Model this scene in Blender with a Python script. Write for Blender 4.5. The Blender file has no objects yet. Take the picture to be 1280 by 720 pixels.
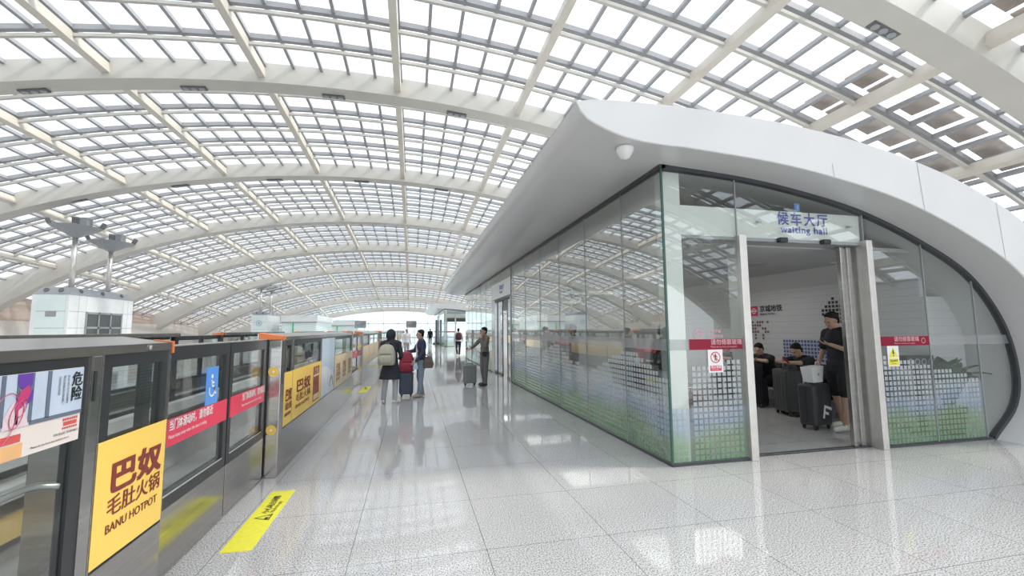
import bpy, bmesh, math, random
from math import sin, cos, pi, radians as R_, sqrt, atan2
from mathutils import Vector as V, Matrix

random.seed(7)
SC = bpy.context.scene
COL = SC.collection

# ------------------------------------------------------------------ camera, sky, sun, exposure
CAM_H, F_PX = 1.63, 543.4
YAW, PITCH, ROLL = 0.22507, 0.094665, -0.007877
_d = V((sin(YAW) * cos(PITCH), cos(YAW) * cos(PITCH), sin(PITCH)))
_r = V((cos(YAW), -sin(YAW), 0)); _u = _r.cross(_d)
_r2 = _r * cos(ROLL) + _u * sin(ROLL); _u2 = _u * cos(ROLL) - _r * sin(ROLL)
cam = bpy.data.cameras.new('camera'); cam.sensor_width = 36; cam.lens = F_PX / 1280 * 36
cam.clip_start = 0.05; cam.clip_end = 600
co = bpy.data.objects.new('camera', cam); COL.objects.link(co)
co.matrix_world = Matrix(((_r2.x, _u2.x, -_d.x, 0), (_r2.y, _u2.y, -_d.y, 0), (_r2.z, _u2.z, -_d.z, CAM_H), (0, 0, 0, 1)))
SC.camera = co

SKY_LOW, SKY_HIGH = 1.25, 2.3
world = bpy.data.worlds.new('hazy_sky'); SC.world = world; world.use_nodes = True
nt = world.node_tree; nt.nodes.clear()
w_out = nt.nodes.new('ShaderNodeOutputWorld'); w_bg = nt.nodes.new('ShaderNodeBackground')
w_tc = nt.nodes.new('ShaderNodeTexCoord'); w_n = nt.nodes.new('ShaderNodeTexNoise'); w_cr = nt.nodes.new('ShaderNodeValToRGB')
w_n.inputs['Scale'].default_value = 2.6; w_n.inputs['Detail'].default_value = 5
w_cr.color_ramp.elements[0].position = .38; w_cr.color_ramp.elements[0].color = (.76, .86, .98, 1)
w_cr.color_ramp.elements[1].position = .62; w_cr.color_ramp.elements[1].color = (1.0, .99, .97, 1)
nt.links.new(w_tc.outputs['Generated'], w_n.inputs['Vector']); nt.links.new(w_n.outputs['Fac'], w_cr.inputs['Fac'])
SUN_DIR = V((1, -.25, 1.0)).normalized()          # towards the sun
w_dt = nt.nodes.new('ShaderNodeVectorMath'); w_dt.operation = 'DOT_PRODUCT'; w_dt.inputs[1].default_value = SUN_DIR
w_mr = nt.nodes.new('ShaderNodeMapRange'); w_mr.interpolation_type = 'SMOOTHSTEP'
w_mr.inputs['From Min'].default_value = -.35; w_mr.inputs['From Max'].default_value = .95
w_mr.inputs['To Min'].default_value = SKY_LOW; w_mr.inputs['To Max'].default_value = SKY_HIGH
nt.links.new(w_tc.outputs['Generated'], w_dt.inputs[0]); nt.links.new(w_dt.outputs['Value'], w_mr.inputs['Value']); nt.links.new(w_mr.outputs[0], w_bg.inputs['Strength'])
nt.links.new(w_cr.outputs['Color'], w_bg.inputs['Color'])
nt.links.new(w_bg.outputs['Background'], w_out.inputs['Surface'])

sun = bpy.data.lights.new('sun', 'SUN'); sun.energy = 2.4; sun.angle = R_(5); sun.color = (1, .93, .82)
so = bpy.data.objects.new('sun', sun); COL.objects.link(so)
so.rotation_euler = (-SUN_DIR).to_track_quat('-Z', 'Y').to_euler()

SC.view_settings.view_transform = 'Standard'; SC.view_settings.look = 'None'
SC.view_settings.gamma = 1; SC.view_settings.use_curve_mapping = False
SC.view_settings.exposure = 0.40
cy = SC.cycles
cy.max_bounces = 9; cy.diffuse_bounces = 4; cy.glossy_bounces = 4; cy.transparent_max_bounces = 40
cy.caustics_reflective = False; cy.caustics_refractive = False
cy.sample_clamp_indirect = 6
try:
    cy.use_denoising = True
except Exception:
    pass

# ------------------------------------------------------------------ materials
MATS = {}
def _new(name):
    m = bpy.data.materials.new(name); m.use_nodes = True; m.node_tree.nodes.clear(); MATS[name] = m
    return m, m.node_tree.nodes, m.node_tree.links
def mat(name, col, rough=.5, metal=0., var=.06, scale=9., spec=.5, coat=0., stretch=None):
    m, n, l = _new(name)
    o = n.new('ShaderNodeOutputMaterial'); b = n.new('ShaderNodeBsdfPrincipled')
    t = n.new('ShaderNodeTexCoord'); mp = n.new('ShaderNodeMapping'); x = n.new('ShaderNodeTexNoise'); r = n.new('ShaderNodeValToRGB')
    x.inputs['Scale'].default_value = scale; x.inputs['Detail'].default_value = 4
    if stretch: mp.inputs['Scale'].default_value = stretch
    c = V(col)
    r.color_ramp.elements[0].position = .3; r.color_ramp.elements[0].color = (*(c * (1 - var)), 1)
    r.color_ramp.elements[1].position = .7; r.color_ramp.elements[1].color = (*(c * (1 + var)), 1)
    l.new(t.outputs['Object'], mp.inputs['Vector']); l.new(mp.outputs['Vector'], x.inputs['Vector'])
    l.new(x.outputs['Fac'], r.inputs['Fac']); l.new(r.outputs['Color'], b.inputs['Base Color'])
    b.inputs['Roughness'].default_value = rough; b.inputs['Metallic'].default_value = metal
    b.inputs['Specular IOR Level'].default_value = spec; b.inputs['Coat Weight'].default_value = coat
    l.new(b.outputs['BSDF'], o.inputs['Surface'])
    return m
def schlick(n, l, f0):
    g = n.new('ShaderNodeNewGeometry'); d = n.new('ShaderNodeVectorMath'); d.operation = 'DOT_PRODUCT'
    l.new(g.outputs['Incoming'], d.inputs[0]); l.new(g.outputs['Normal'], d.inputs[1])
    a = n.new('ShaderNodeMath'); a.operation = 'ABSOLUTE'; l.new(d.outputs['Value'], a.inputs[0])
    s = n.new('ShaderNodeMath'); s.operation = 'SUBTRACT'; s.inputs[0].default_value = 1; l.new(a.outputs[0], s.inputs[1])
    p = n.new('ShaderNodeMath'); p.operation = 'POWER'; p.inputs[1].default_value = 5; l.new(s.outputs[0], p.inputs[0])
    q = n.new('ShaderNodeMath'); q.operation = 'MULTIPLY_ADD'; q.inputs[1].default_value = 1 - f0; q.inputs[2].default_value = f0
    l.new(p.outputs[0], q.inputs[0]); return q.outputs[0]
def glass(name, tint, f0=.05, rough=0.0, frost=0., frost_col=(.9, .95, .95), noise=None):
    m, n, l = _new(name)
    o = n.new('ShaderNodeOutputMaterial'); t = n.new('ShaderNodeBsdfTransparent'); g = n.new('ShaderNodeBsdfGlossy'); mx = n.new('ShaderNodeMixShader')
    t.inputs['Color'].default_value = (*tint, 1); g.inputs['Roughness'].default_value = rough; g.inputs['Color'].default_value = (1, 1, 1, 1)
    last = t.outputs['BSDF']
    if frost:
        df = n.new('ShaderNodeBsdfDiffuse'); tl = n.new('ShaderNodeBsdfTranslucent'); m2 = n.new('ShaderNodeMixShader'); m3 = n.new('ShaderNodeMixShader')
        df.inputs['Color'].default_value = (*frost_col, 1); tl.inputs['Color'].default_value = (*frost_col, 1)
        l.new(df.outputs[0], m2.inputs[1]); l.new(tl.outputs[0], m2.inputs[2]); m2.inputs[0].default_value = .5
        m3.inputs[0].default_value = frost
        l.new(last, m3.inputs[1]); l.new(m2.outputs[0], m3.inputs[2]); last = m3.outputs[0]
        if noise:
            tc = n.new('ShaderNodeTexCoord'); x = n.new('ShaderNodeTexNoise'); x.inputs['Scale'].default_value = noise; mr = n.new('ShaderNodeMapRange')
            mr.inputs['To Min'].default_value = frost * .6; mr.inputs['To Max'].default_value = min(1, frost * 1.4)
            l.new(tc.outputs['Object'], x.inputs['Vector']); l.new(x.outputs['Fac'], mr.inputs['Value']); l.new(mr.outputs[0], m3.inputs[0])
    l.new(schlick(n, l, f0), mx.inputs[0]); l.new(last, mx.inputs[1]); l.new(g.outputs[0], mx.inputs[2]); l.new(mx.outputs[0], o.inputs['Surface'])
    return m

M_floor, n, l = _new('granite_floor')
o = n.new('ShaderNodeOutputMaterial'); b = n.new('ShaderNodeBsdfPrincipled'); g = n.new('ShaderNodeNewGeometry')
x = n.new('ShaderNodeTexNoise'); x.inputs['Scale'].default_value = 100; x.inputs['Detail'].default_value = 3; x.inputs['Roughness'].default_value = .7
r = n.new('ShaderNodeValToRGB'); el = r.color_ramp.elements
el[0].position = .40; el[0].color = (.10, .10, .105, 1); el[1].position = .60; el[1].color = (.80, .78, .755, 1)
e = el.new(.455); e.color = (.47, .46, .45, 1)
e = el.new(.53); e.color = (.60, .585, .57, 1)
l.new(g.outputs['Position'], x.inputs['Vector']); l.new(x.outputs['Fac'], r.inputs['Fac'])
# per tile tone and seams, from world position
sx = n.new('ShaderNodeSeparateXYZ'); l.new(g.outputs['Position'], sx.inputs[0])
def tile_axis(out, off, pitch):
    a = n.new('ShaderNodeMath'); a.operation = 'SUBTRACT'; a.inputs[1].default_value = off; l.new(out, a.inputs[0])
    d = n.new('ShaderNodeMath'); d.operation = 'DIVIDE'; d.inputs[1].default_value = pitch; l.new(a.outputs[0], d.inputs[0])
    f = n.new('ShaderNodeMath'); f.operation = 'FLOOR'; l.new(d.outputs[0], f.inputs[0])
    fr = n.new('ShaderNodeMath'); fr.operation = 'FRACT'; l.new(d.outputs[0], fr.inputs[0])
    c = n.new('ShaderNodeMath'); c.operation = 'COMPARE'; c.inputs[1].default_value = 0; c.inputs[2].default_value = .0045; l.new(fr.outputs[0], c.inputs[0])
    return f.outputs[0], c.outputs[0]
fx, cx_ = tile_axis(sx.outputs['X'], -.42, .978); fy, cy_ = tile_axis(sx.outputs['Y'], 3.36, .978)
cb = n.new('ShaderNodeCombineXYZ'); l.new(fx, cb.inputs[0]); l.new(fy, cb.inputs[1])
wn = n.new('ShaderNodeTexWhiteNoise'); l.new(cb.outputs[0], wn.inputs['Vector'])
mr = n.new('ShaderNodeMapRange'); mr.inputs['To Min'].default_value = .98; mr.inputs['To Max'].default_value = 1.02; l.new(wn.outputs['Value'], mr.inputs['Value'])
mu = n.new('ShaderNodeMix'); mu.data_type = 'RGBA'; mu.blend_type = 'MULTIPLY'; mu.inputs['Factor'].default_value = 1
l.new(r.outputs['Color'], mu.inputs['A']); l.new(mr.outputs[0], mu.inputs['B'])
mx_ = n.new('ShaderNodeMath'); mx_.operation = 'MAXIMUM'; l.new(cx_, mx_.inputs[0]); l.new(cy_, mx_.inputs[1])
sm = n.new('ShaderNodeMix'); sm.data_type = 'RGBA'; l.new(mx_.outputs[0], sm.inputs['Factor']); l.new(mu.outputs['Result'], sm.inputs['A']); sm.inputs['B'].default_value = (.12, .12, .12, 1)
l.new(sm.outputs['Result'], b.inputs['Base Color']); b.inputs['Roughness'].default_value = .05; b.inputs['Specular IOR Level'].default_value = .6
l.new(b.outputs[0], o.inputs['Surface'])

M_beige = mat('arch_paint', (.58, .56, .51), .5, var=.04, scale=.8)
M_purlin = mat('purlin_paint', (.70, .65, .57), .5, var=.04, scale=1.2)
M_mull = mat('mullion_grey', (.36, .36, .37), .45, var=.05)
M_white = mat('white_cladding', (.74, .74, .735), .38, var=.02, scale=.7)
M_soffit = mat('soffit_white', (.72, .72, .72), .2, var=.03, scale=.6)
M_black = mat('black_trim', (.03, .032, .035), .35)
M_gasket = mat('dark_gasket', (.06, .065, .07), .4)
M_steel = mat('brushed_steel', (.45, .44, .425), .17, .95, var=.12, scale=3, stretch=(1, .4, 14))
M_steel2 = mat('bright_steel', (.74, .72, .69), .34, .8, var=.05)
M_darkst = mat('dark_steel', (.17, .175, .18), .35, .6)
M_orange = mat('orange_cap', (.72, .20, .06), .45)
M_yellow = mat('ad_yellow', (.93, .62, .13), .4, var=.01)
M_tan = mat('ad_pale_tan', (.78, .60, .38), .4, var=.05, scale=3)  # tan print; reflection paling the farther yellow ads is painted into it
M_maroon = mat("ad_maroon", (.23, .04, .03), .5)
M_red = mat('strip_red', (.72, .05, .10), .4, var=.02)
M_ink = mat('black_ink', (.02, .02, .022), .5)
M_paper = mat('white_sticker', (.86, .86, .86), .45, var=.01)
M_blue = mat('sign_blue', (.10, .30, .75), .4, var=.02)
M_navy_ink = mat("sign_letter_blue", (.07, .09, .50), .5)
M_matyel = mat('mat_yellow', (.86, .80, .06), .55, var=.05, scale=20)
M_concrete = mat('trench_concrete', (.30, .29, .28), .8, var=.15, scale=2)
M_trenchpale = mat('trench_pale_duct', (.46, .45, .43), .6, var=.1, scale=2)
M_tanwall = mat('far_wall_tan', (.62, .50, .43), .7, var=.12, scale=.6, stretch=(1, .2, 5))
M_pale = mat('pale_green_panel', (.78, .88, .86), .35, var=.03, scale=1)
M_kwhite = mat('kiosk_white', (.84, .86, .85), .35, var=.03, scale=2)
M_kgrey = mat('kiosk_grey', (.34, .355, .37), .4, var=.04)
M_brown = mat('shade_board_brown', (.36, .26, .19), .6, var=.3, scale=2.5)
M_inwall, n, l = _new('lined_interior_wall')
o = n.new('ShaderNodeOutputMaterial'); b = n.new('ShaderNodeBsdfPrincipled'); g = n.new('ShaderNodeNewGeometry'); s_ = n.new('ShaderNodeSeparateXYZ')
w1 = n.new('ShaderNodeMath'); w1.operation = 'DIVIDE'; w1.inputs[1].default_value = .125; fr = n.new('ShaderNodeMath'); fr.operation = 'FRACT'
cp = n.new('ShaderNodeMath'); cp.operation = 'COMPARE'; cp.inputs[1].default_value = 0; cp.inputs[2].default_value = .05
mm = n.new('ShaderNodeMix'); mm.data_type = 'RGBA'; mm.inputs['A'].default_value = (.62, .62, .63, 1); mm.inputs['B'].default_value = (.45, .45, .46, 1)
l.new(g.outputs['Position'], s_.inputs[0]); l.new(s_.outputs['Z'], w1.inputs[0]); l.new(w1.outputs[0], fr.inputs[0]); l.new(fr.outputs[0], cp.inputs[0])
l.new(cp.outputs[0], mm.inputs['Factor']); l.new(mm.outputs['Result'], b.inputs['Base Color']); b.inputs['Roughness'].default_value = .5; l.new(b.outputs[0], o.inputs['Surface'])
M_inceil = mat('interior_ceiling', (.50, .50, .50), .6)
M_spandrel = mat('spandrel_white', (.84, .86, .83), .4, var=.02)
G_roof = glass('roof_glass', (.86, .89, .92), .05, .05, frost=.10, frost_col=(.9, .93, .97), noise=.35)
G_hall = glass("hall_glass", (.93, .965, .95), .28)
G_front = glass('front_glass', (.945, .962, .952), .06)
G_psd = glass('screen_glass', (.86, .885, .88), .045)
G_end = glass('end_wall_glass', (.90, .97, .96), .05, 0, frost=.12, frost_col=(.9, 1, .98))
G_kwin = glass('kiosk_window_glass', (.35, .37, .38), .08)
def film(name, c0, c1, z0, z1, alpha):
    "printed glass film: colour printed bottom to top, partly see-through"
    m, n, l = _new(name)
    o = n.new('ShaderNodeOutputMaterial'); g = n.new('ShaderNodeNewGeometry'); s = n.new('ShaderNodeSeparateXYZ'); mr = n.new('ShaderNodeMapRange')
    x = n.new('ShaderNodeTexNoise'); x.inputs['Scale'].default_value = 1.6; ad = n.new('ShaderNodeMath'); ad.operation = 'MULTIPLY_ADD'; ad.inputs[1].default_value = .55
    cr = n.new('ShaderNodeValToRGB'); cr.color_ramp.elements[0].color = (*c0[0], 1); cr.color_ramp.elements[0].position = 0
    cr.color_ramp.elements[1].color = (*c0[-1], 1); cr.color_ramp.elements[1].position = 1
    for i, c in enumerate(c0[1:-1]): e = cr.color_ramp.elements.new(c1[i]); e.color = (*c, 1)
    t = n.new('ShaderNodeBsdfTransparent'); df = n.new('ShaderNodeBsdfDiffuse'); tl = n.new('ShaderNodeBsdfTranslucent'); m2 = n.new('ShaderNodeMixShader'); m3 = n.new('ShaderNodeMixShader')
    l.new(g.outputs['Position'], s.inputs[0]); l.new(g.outputs['Position'], x.inputs['Vector'])
    sb = n.new('ShaderNodeMath'); sb.operation = 'SUBTRACT'; sb.inputs[1].default_value = .5; l.new(x.outputs['Fac'], sb.inputs[0])
    l.new(sb.outputs[0], ad.inputs[0]); l.new(s.outputs['Z'], ad.inputs[2]); l.new(ad.outputs[0], mr.inputs['Value'])
    mr.inputs['From Min'].default_value = z0; mr.inputs['From Max'].default_value = z1; l.new(mr.outputs[0], cr.inputs['Fac'])
    for k in (df, tl): l.new(cr.outputs['Color'], k.inputs['Color'])
    m2.inputs[0].default_value = .35; l.new(df.outputs[0], m2.inputs[1]); l.new(tl.outputs[0], m2.inputs[2])
    m3.inputs[0].default_value = alpha; l.new(t.outputs[0], m3.inputs[1]); l.new(m2.outputs[0], m3.inputs[2]); l.new(m3.outputs[0], o.inputs['Surface'])
    return m
F_dots = film('mosaic_film', [(.30, .50, .32), (.42, .58, .38), (.56, .66, .80), (.72, .79, .86), (.80, .84, .86)], [.28, .5, .72], .0, 1.1, .72)
F_tint = film('tint_film', [(.33, .50, .34), (.44, .58, .40), (.50, .60, .76), (.62, .70, .82), (.8, .86, .88)], [.35, .55, .75], .0, 1.0, .30)
F_frost = film('frosted_band', [(.62, .62, .64), (.66, .66, .68)], [], 0, 3, .38)
F_redband = film('red_band', [(.42, .03, .07), (.46, .04, .08)], [], 0, 3, .9)

# ------------------------------------------------------------------ mesh helpers
WORLD = {}
class MB:
    def __init__(s): s.v, s.f, s.m = [], [], []
    def add(s, vs, fs, mi=0):
        k = len(s.v); s.v += [V(p) for p in vs]; s.f += [tuple(k + i for i in f) for f in fs]; s.m += [mi] * len(fs); return s
    def box(s, a, b, mi=0):
        (x0, y0, z0), (x1, y1, z1) = a, b
        if x0 > x1: x0, x1 = x1, x0
        if y0 > y1: y0, y1 = y1, y0
        if z0 > z1: z0, z1 = z1, z0
        return s.add([(x0, y0, z0), (x1, y0, z0), (x1, y1, z0), (x0, y1, z0), (x0, y0, z1), (x1, y0, z1), (x1, y1, z1), (x0, y1, z1)],
                     [(0, 3, 2, 1), (4, 5, 6, 7), (0, 1, 5, 4), (1, 2, 6, 5), (2, 3, 7, 6), (3, 0, 4, 7)], mi)
    def quad(s, a, b, c, d, mi=0): return s.add([a, b, c, d], [(0, 1, 2, 3)], mi)
    def loft(s, rings, cap=True, mi=0, close=False):
        n = len(rings[0]); vs = [p for r in rings for p in r]; fs = []
        m = len(rings)
        for i in range(m if close else m - 1):
            j = (i + 1) % m
            for k in range(n): fs.append((i * n + k, i * n + (k + 1) % n, j * n + (k + 1) % n, j * n + k))
        if cap and not close: fs += [tuple(reversed(range(n))), tuple((m - 1) * n + k for k in range(n))]
        return s.add(vs, fs, mi)
    def tube(s, pts, r, n=8, mi=0, cap=True):
        pts = [V(p) for p in pts]; rs = r if isinstance(r, (list, tuple)) else [r] * len(pts); rings = []; ref = None
        for i, p in enumerate(pts):
            t = (pts[min(i + 1, len(pts) - 1)] - pts[max(i - 1, 0)]).normalized()
            if ref is None: ref = V((0, 0, 1)) if abs(t.z) < .9 else V((1, 0, 0))
            a = (ref - t * ref.dot(t)).normalized(); b = t.cross(a); ref = a
            rings.append([p + (a * cos(2 * pi * k / n) + b * sin(2 * pi * k / n)) * rs[i] for k in range(n)])
        return s.loft(rings, cap, mi)
    def ell(s, c, rad, rot=None, nu=14, nv=9, mi=0):
        c = V(c); rings = []
        for i in range(1, nv):
            a = pi * i / nv
            ring = [V((rad[0] * sin(a) * cos(2 * pi * k / nu), rad[1] * sin(a) * sin(2 * pi * k / nu), -rad[2] * cos(a))) for k in range(nu)]
            rings.append([c + (rot @ p if rot else p) for p in ring])
        k0 = len(s.v); s.loft(rings, False, mi)
        pb, pt = V((0, 0, -rad[2])), V((0, 0, rad[2]))
        k = len(s.v); s.v += [c + (rot @ pb if rot else pb), c + (rot @ pt if rot else pt)]
        for i in range(nu):
            s.f.append((k0 + (i + 1) % nu, k0 + i, k)); s.m.append(mi)
            q = k0 + (nv - 2) * nu; s.f.append((q + i, q + (i + 1) % nu, k + 1)); s.m.append(mi)
        return s
    def cap(s, p0, p1, r0, r1, n=10, mi=0):
        p0, p1 = V(p0), V(p1); d = p1 - p0; L = d.length
        if L < 1e-5: return s.ell(p0, (r0,) * 3, mi=mi)
        t = d / L; pts, rs = [], []
        for i in range(4):
            a = pi / 2 * (i + .35) / 4.35 - pi / 2 + .0; pts.append(p0 + t * (r0 * sin(a))); rs.append(r0 * cos(a))
        pts.append(p0); rs.append(r0); pts.append(p1); rs.append(r1)
        for i in range(4):
            a = pi / 2 * (i + 1) / 4.35; pts.append(p1 + t * (r1 * sin(a))); rs.append(r1 * cos(a))
        return s.tube(pts, rs, n, mi)
    def lathe(s, prof, c=(0, 0, 0), n=20, mi=0):
        return s.loft([[(c[0] + r * cos(2 * pi * k / n), c[1] + r * sin(2 * pi * k / n), c[2] + z) for k in range(n)] for r, z in prof], True, mi)
    def poly(s, pts, O, U, W, th=0.0, mi=0):
        "flat outline pts (u,v) on plane O+uU+vW, thickness th along U x W"
        O, U, W = V(O), V(U), V(W); N = U.cross(W).normalized(); a = [O + U * u + W * w for u, w in pts]
        n = len(a)
        if th: s.add(a + [p + N * th for p in a], [tuple(reversed(range(n))), tuple(range(n, 2 * n))] + [(i, (i + 1) % n, n + (i + 1) % n, n + i) for i in range(n)], mi)
        else: s.add(a, [tuple(range(n))], mi)
        return s
    def rect(s, u0, w0, u1, w1, O, U, W, th=.001, mi=0): return s.poly([(u0, w0), (u1, w0), (u1, w1), (u0, w1)], O, U, W, th, mi)
    def ring(s, c, r0, r1, O, U, W, n=24, mi=0, a0=0, a1=2 * pi):
        O, U, W = V(O), V(U), V(W); P = lambda r, a: O + U * (c[0] + r * cos(a)) + W * (c[1] + r * sin(a))
        vs = []; 
        for k in range(n + 1):
            a = a0 + (a1 - a0) * k / n; vs += [P(r0, a), P(r1, a)]
        return s.add(vs, [(2 * k, 2 * k + 1, 2 * k + 3, 2 * k + 2) for k in range(n)], mi)
    def text(s, body, size, O, U, W, mi=0, bold=0.0, align='LEFT', space=1.0, sx=1.0):
        vs, fs = text_mesh(body, size, 0, align, space); O, U, W = V(O), V(U), V(W); b = bold * size
        N = U.cross(W).normalized()
        for i, (a, c) in enumerate(((0, 0),) if not bold else ((-b, -b), (b, -b), (-b, b), (b, b))):   # heavier strokes
            s.add([O + N * (.0004 * i) + U * ((p[0] + a) * sx) + W * (p[1] + c) for p in vs], fs, mi)
        return s
    def build(s, name, mats, parent=None, smooth=False, bevel=0, world=True, seg=2):
        me = bpy.data.meshes.new(name); off = V((0, 0, 0))
        if parent is not None and world: off = WORLD.get(parent.name, V((0, 0, 0)))
        me.from_pydata([tuple(p - off) for p in s.v], [], s.f); me.update()
        for m in (mats if isinstance(mats, (list, tuple)) else [mats]): me.materials.append(m)
        me.polygons.foreach_set('material_index', s.m)
        if smooth: me.polygons.foreach_set('use_smooth', [True] * len(me.polygons))
        o = bpy.data.objects.new(name, me); COL.objects.link(o)
        if parent is not None: o.parent = parent; WORLD[o.name] = off
        if bevel:
            b = o.modifiers.new('edge', 'BEVEL'); b.width = bevel; b.segments = seg; b.limit_method = 'ANGLE'; b.angle_limit = R_(40)
        return o
_TX = {}
def text_mesh(body, size, bold, align, space):
    key = (body, bold, align, space)
    if key not in _TX:
        c = bpy.data.curves.new('t', 'FONT'); c.body = body; c.size = 1; c.offset = bold; c.align_x = align; c.space_character = space; c.resolution_u = 3
        o = bpy.data.objects.new('t', c); COL.objects.link(o)
        me = bpy.data.meshes.new_from_object(o.evaluated_get(bpy.context.evaluated_depsgraph_get()))
        _TX[key] = ([tuple(v.co) for v in me.vertices], [tuple(p.vertices) for p in me.polygons])
        bpy.data.objects.remove(o); bpy.data.meshes.remove(me)
    vs, fs = _TX[key]
    return [(a * size, b * size) for a, b, _ in vs], fs
def tag(o, label=None, cat=None, group=None, kind=None):
    for k, v in (('label', label), ('category', cat), ('group', group), ('kind', kind)):
        if v: o[k] = v
    return o
def thing(name, loc, label, cat, group=None, rz=0):
    o = bpy.data.objects.new(name, None); COL.objects.link(o); o.location = loc; o.rotation_euler = (0, 0, rz); o.empty_display_size = .2
    WORLD[o.name] = V(loc) if not rz else V((0, 0, 0))
    return tag(o, label, cat, group)
def copy_tree(o, parent=None):
    c = o.copy(); COL.objects.link(c)
    if parent is not None: c.parent = parent
    for ch in list(o.children): copy_tree(ch, c)
    return c
def structure(o): o['kind'] = 'structure'; return o
X, Y, Z = V((1, 0, 0)), V((0, 1, 0)), V((0, 0, 1))

# ------------------------------------------------------------------ the vault
VX, VR, VZ = -3.3, 60.0, 12.75 - 60.0
BAY, YA = 10.9, 18.9
def dz(y):
    n_ = max(0, (y - YA) / BAY); return -.126 * n_ * n_
def vp(r, th, y): return V((VX + r * sin(R_(th)), y, VZ + r * cos(R_(th)) + dz(y)))
TH0, TH1 = -32.0, 32.0
ARCH_Y = [YA + BAY * k for k in range(-4, 8)]
Y_END = ARCH_Y[-1] + .85; Y_START = ARCH_Y[0]
def arc_bar(mb, r0, r1, y0, y1, a0=TH0, a1=TH1, step=1.0, taper=0.):
    n_ = int((a1 - a0) / step); rings = []
    for i in range(n_ + 1):
        t = a0 + (a1 - a0) * i / n_; q = r0 - taper * max(0, (abs(t) - 12) / 15) ** 2; rings.append([vp(q, t, y0), vp(q, t, y1), vp(r1, t, y1), vp(r1, t, y0)])
    mb.loft(rings)
def long_bar(mb, r0, r1, th, w, ys):
    dt = math.degrees(w / 2 / VR)
    mb.loft([[vp(r0, th - dt, y), vp(r0, th + dt, y), vp(r1, th + dt, y), vp(r1, th - dt, y)] for y in ys])

ceil_ = bpy.data.objects.new('ceiling', None); COL.objects.link(ceil_); structure(ceil_)
mb = MB(); ys = [Y_START + (Y_END - Y_START) * i / 60 for i in range(61)]; N_T = 64
vs = [vp(60.04, TH0 + (TH1 - TH0) * k / N_T, y) for y in ys for k in range(N_T + 1)]
fs = [(j * (N_T + 1) + k, j * (N_T + 1) + k + 1, (j + 1) * (N_T + 1) + k + 1, (j + 1) * (N_T + 1) + k) for j in range(60) for k in range(N_T)]
mb.add(vs, fs); mb.build('roof_glazing', G_roof, ceil_, smooth=True)
ys2 = [Y_START + 1.8167 * i for i in range(int((Y_END - Y_START) / 1.8167) + 2)]
mb = MB(); k = 0; th = -.59 - 1.048 * 30
while th < 32:
    long_bar(mb, 59.86, 60.03, th, .12, ys2); th += 1.048
for i, y in enumerate(ys2):
    if i % 6: arc_bar(mb, 59.84, 60.03, y - .09, y + .09, step=1.6)
mb.build('mullion_grid', M_mull, ceil_)
for y in ys2:
    if min(abs(y - a - .4) for a in ARCH_Y) < .6 or y > 90: continue
    mb = MB(); arc_bar(mb, 59.60, 59.71, y - .06, y + .06, step=1.6); mb.build('roof_rib', M_beige, ceil_)
for y in ARCH_Y:
    mb = MB(); arc_bar(mb, 59.18, 60.03, y, y + .85, -33, 33, taper=.85)
    structure(mb.build('roof_arch_beam', M_beige))
PUR = [2.43 + 5.24 * k for k in range(-5, 6)]
for th in PUR:
    mb = MB(); long_bar(mb, 59.40, 59.80, th, .27, ys2); structure(mb.build('roof_purlin_beam', M_purlin))
# dark light strips under the arches
def strip_light(th, y, first=[None]):
    p = vp(59.165, th, y + .66)
    if first[0] is None:
        o = thing('arch_light', (0, 0, 0), 'dark strip of round lights fixed under a pale roof arch', 'light', 'dark light strips under the roof arches'); first[0] = o
        m_ = MB().box((-.46, -.14, -.05), (.46, .14, .012)); m_.build('housing', M_darkst, o, bevel=.01)
        for q in (-.29, 0, .29):
            MB().lathe([(.09, -.07), (.105, -.07), (.105, -.045), (.09, -.045)], (q, 0, 0), 16).build('lens_ring', M_kgrey, o)
    else: o = copy_tree(first[0])
    o.location = p; o.rotation_euler = (0, R_(th), 0)
for y in ARCH_Y[3:6]:
    for th in [PUR[i] + 2.6 for i in range(1, 9)]: strip_light(th, y)
# brown boards lying over the glass at the right side of the roof
bt = None
for th in (17.8, 18.75, 20.0, 21.1, 22.2, 23.4, 24.4):
    for y in (7.3, 11.15, 12.75):
        if y < 8 and th > 19: continue
        if bt is None:
            bt = MB().box((-.42, -.45, -.03), (.42, .45, .03)).build('sunshade_board', M_brown, None, bevel=.01)
            tag(bt, 'brown board lying above the roof glass over the waiting hall', 'board', 'brown boards above the roof glass'); o = bt
        else: o = copy_tree(bt)
        o.location = vp(60.35, th, y); o.rotation_euler = (0, R_(th), 0)

# ------------------------------------------------------------------ floors, trench and outer walls
mb = MB().box((-1.75, -26, -.25), (30, 98, 0)); structure(mb.build('floor', M_floor))
mb = MB().box((-36, -26, -.25), (-5.25, 98, 0)); structure(mb.build('platform_floor', M_floor))
mb = MB().box((-5.25, -26, -1.5), (-1.75, 98, -1.3)); structure(mb.build('track_bed_floor', M_concrete))
mb = MB().box((-5.25, -26, -1.3), (-5.1, 98, -.25)).box((-5.25, -26, -.25), (-5.17, 98, -.02)); structure(mb.build('trench_wall', M_concrete))
mb = MB().box((-1.9, -26, -1.3), (-1.75, 98, -.02)); structure(mb.build('trench_wall', M_concrete))
mb = MB().box((-32.2, -26, 0), (-31.6, 98, 4.5)); structure(mb.build('wall_left', M_tanwall))
mb = MB().box((-31.6, -26, 0), (-30.9, 98, 2.6)); structure(mb.build('trim_1', mat('ledge_pale', (.72, .66, .60), .6)))
mb = MB().box((27.4, -26, 0), (28.0, 98, 4.3)); structure(mb.build('wall_right', M_kwhite))
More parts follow.
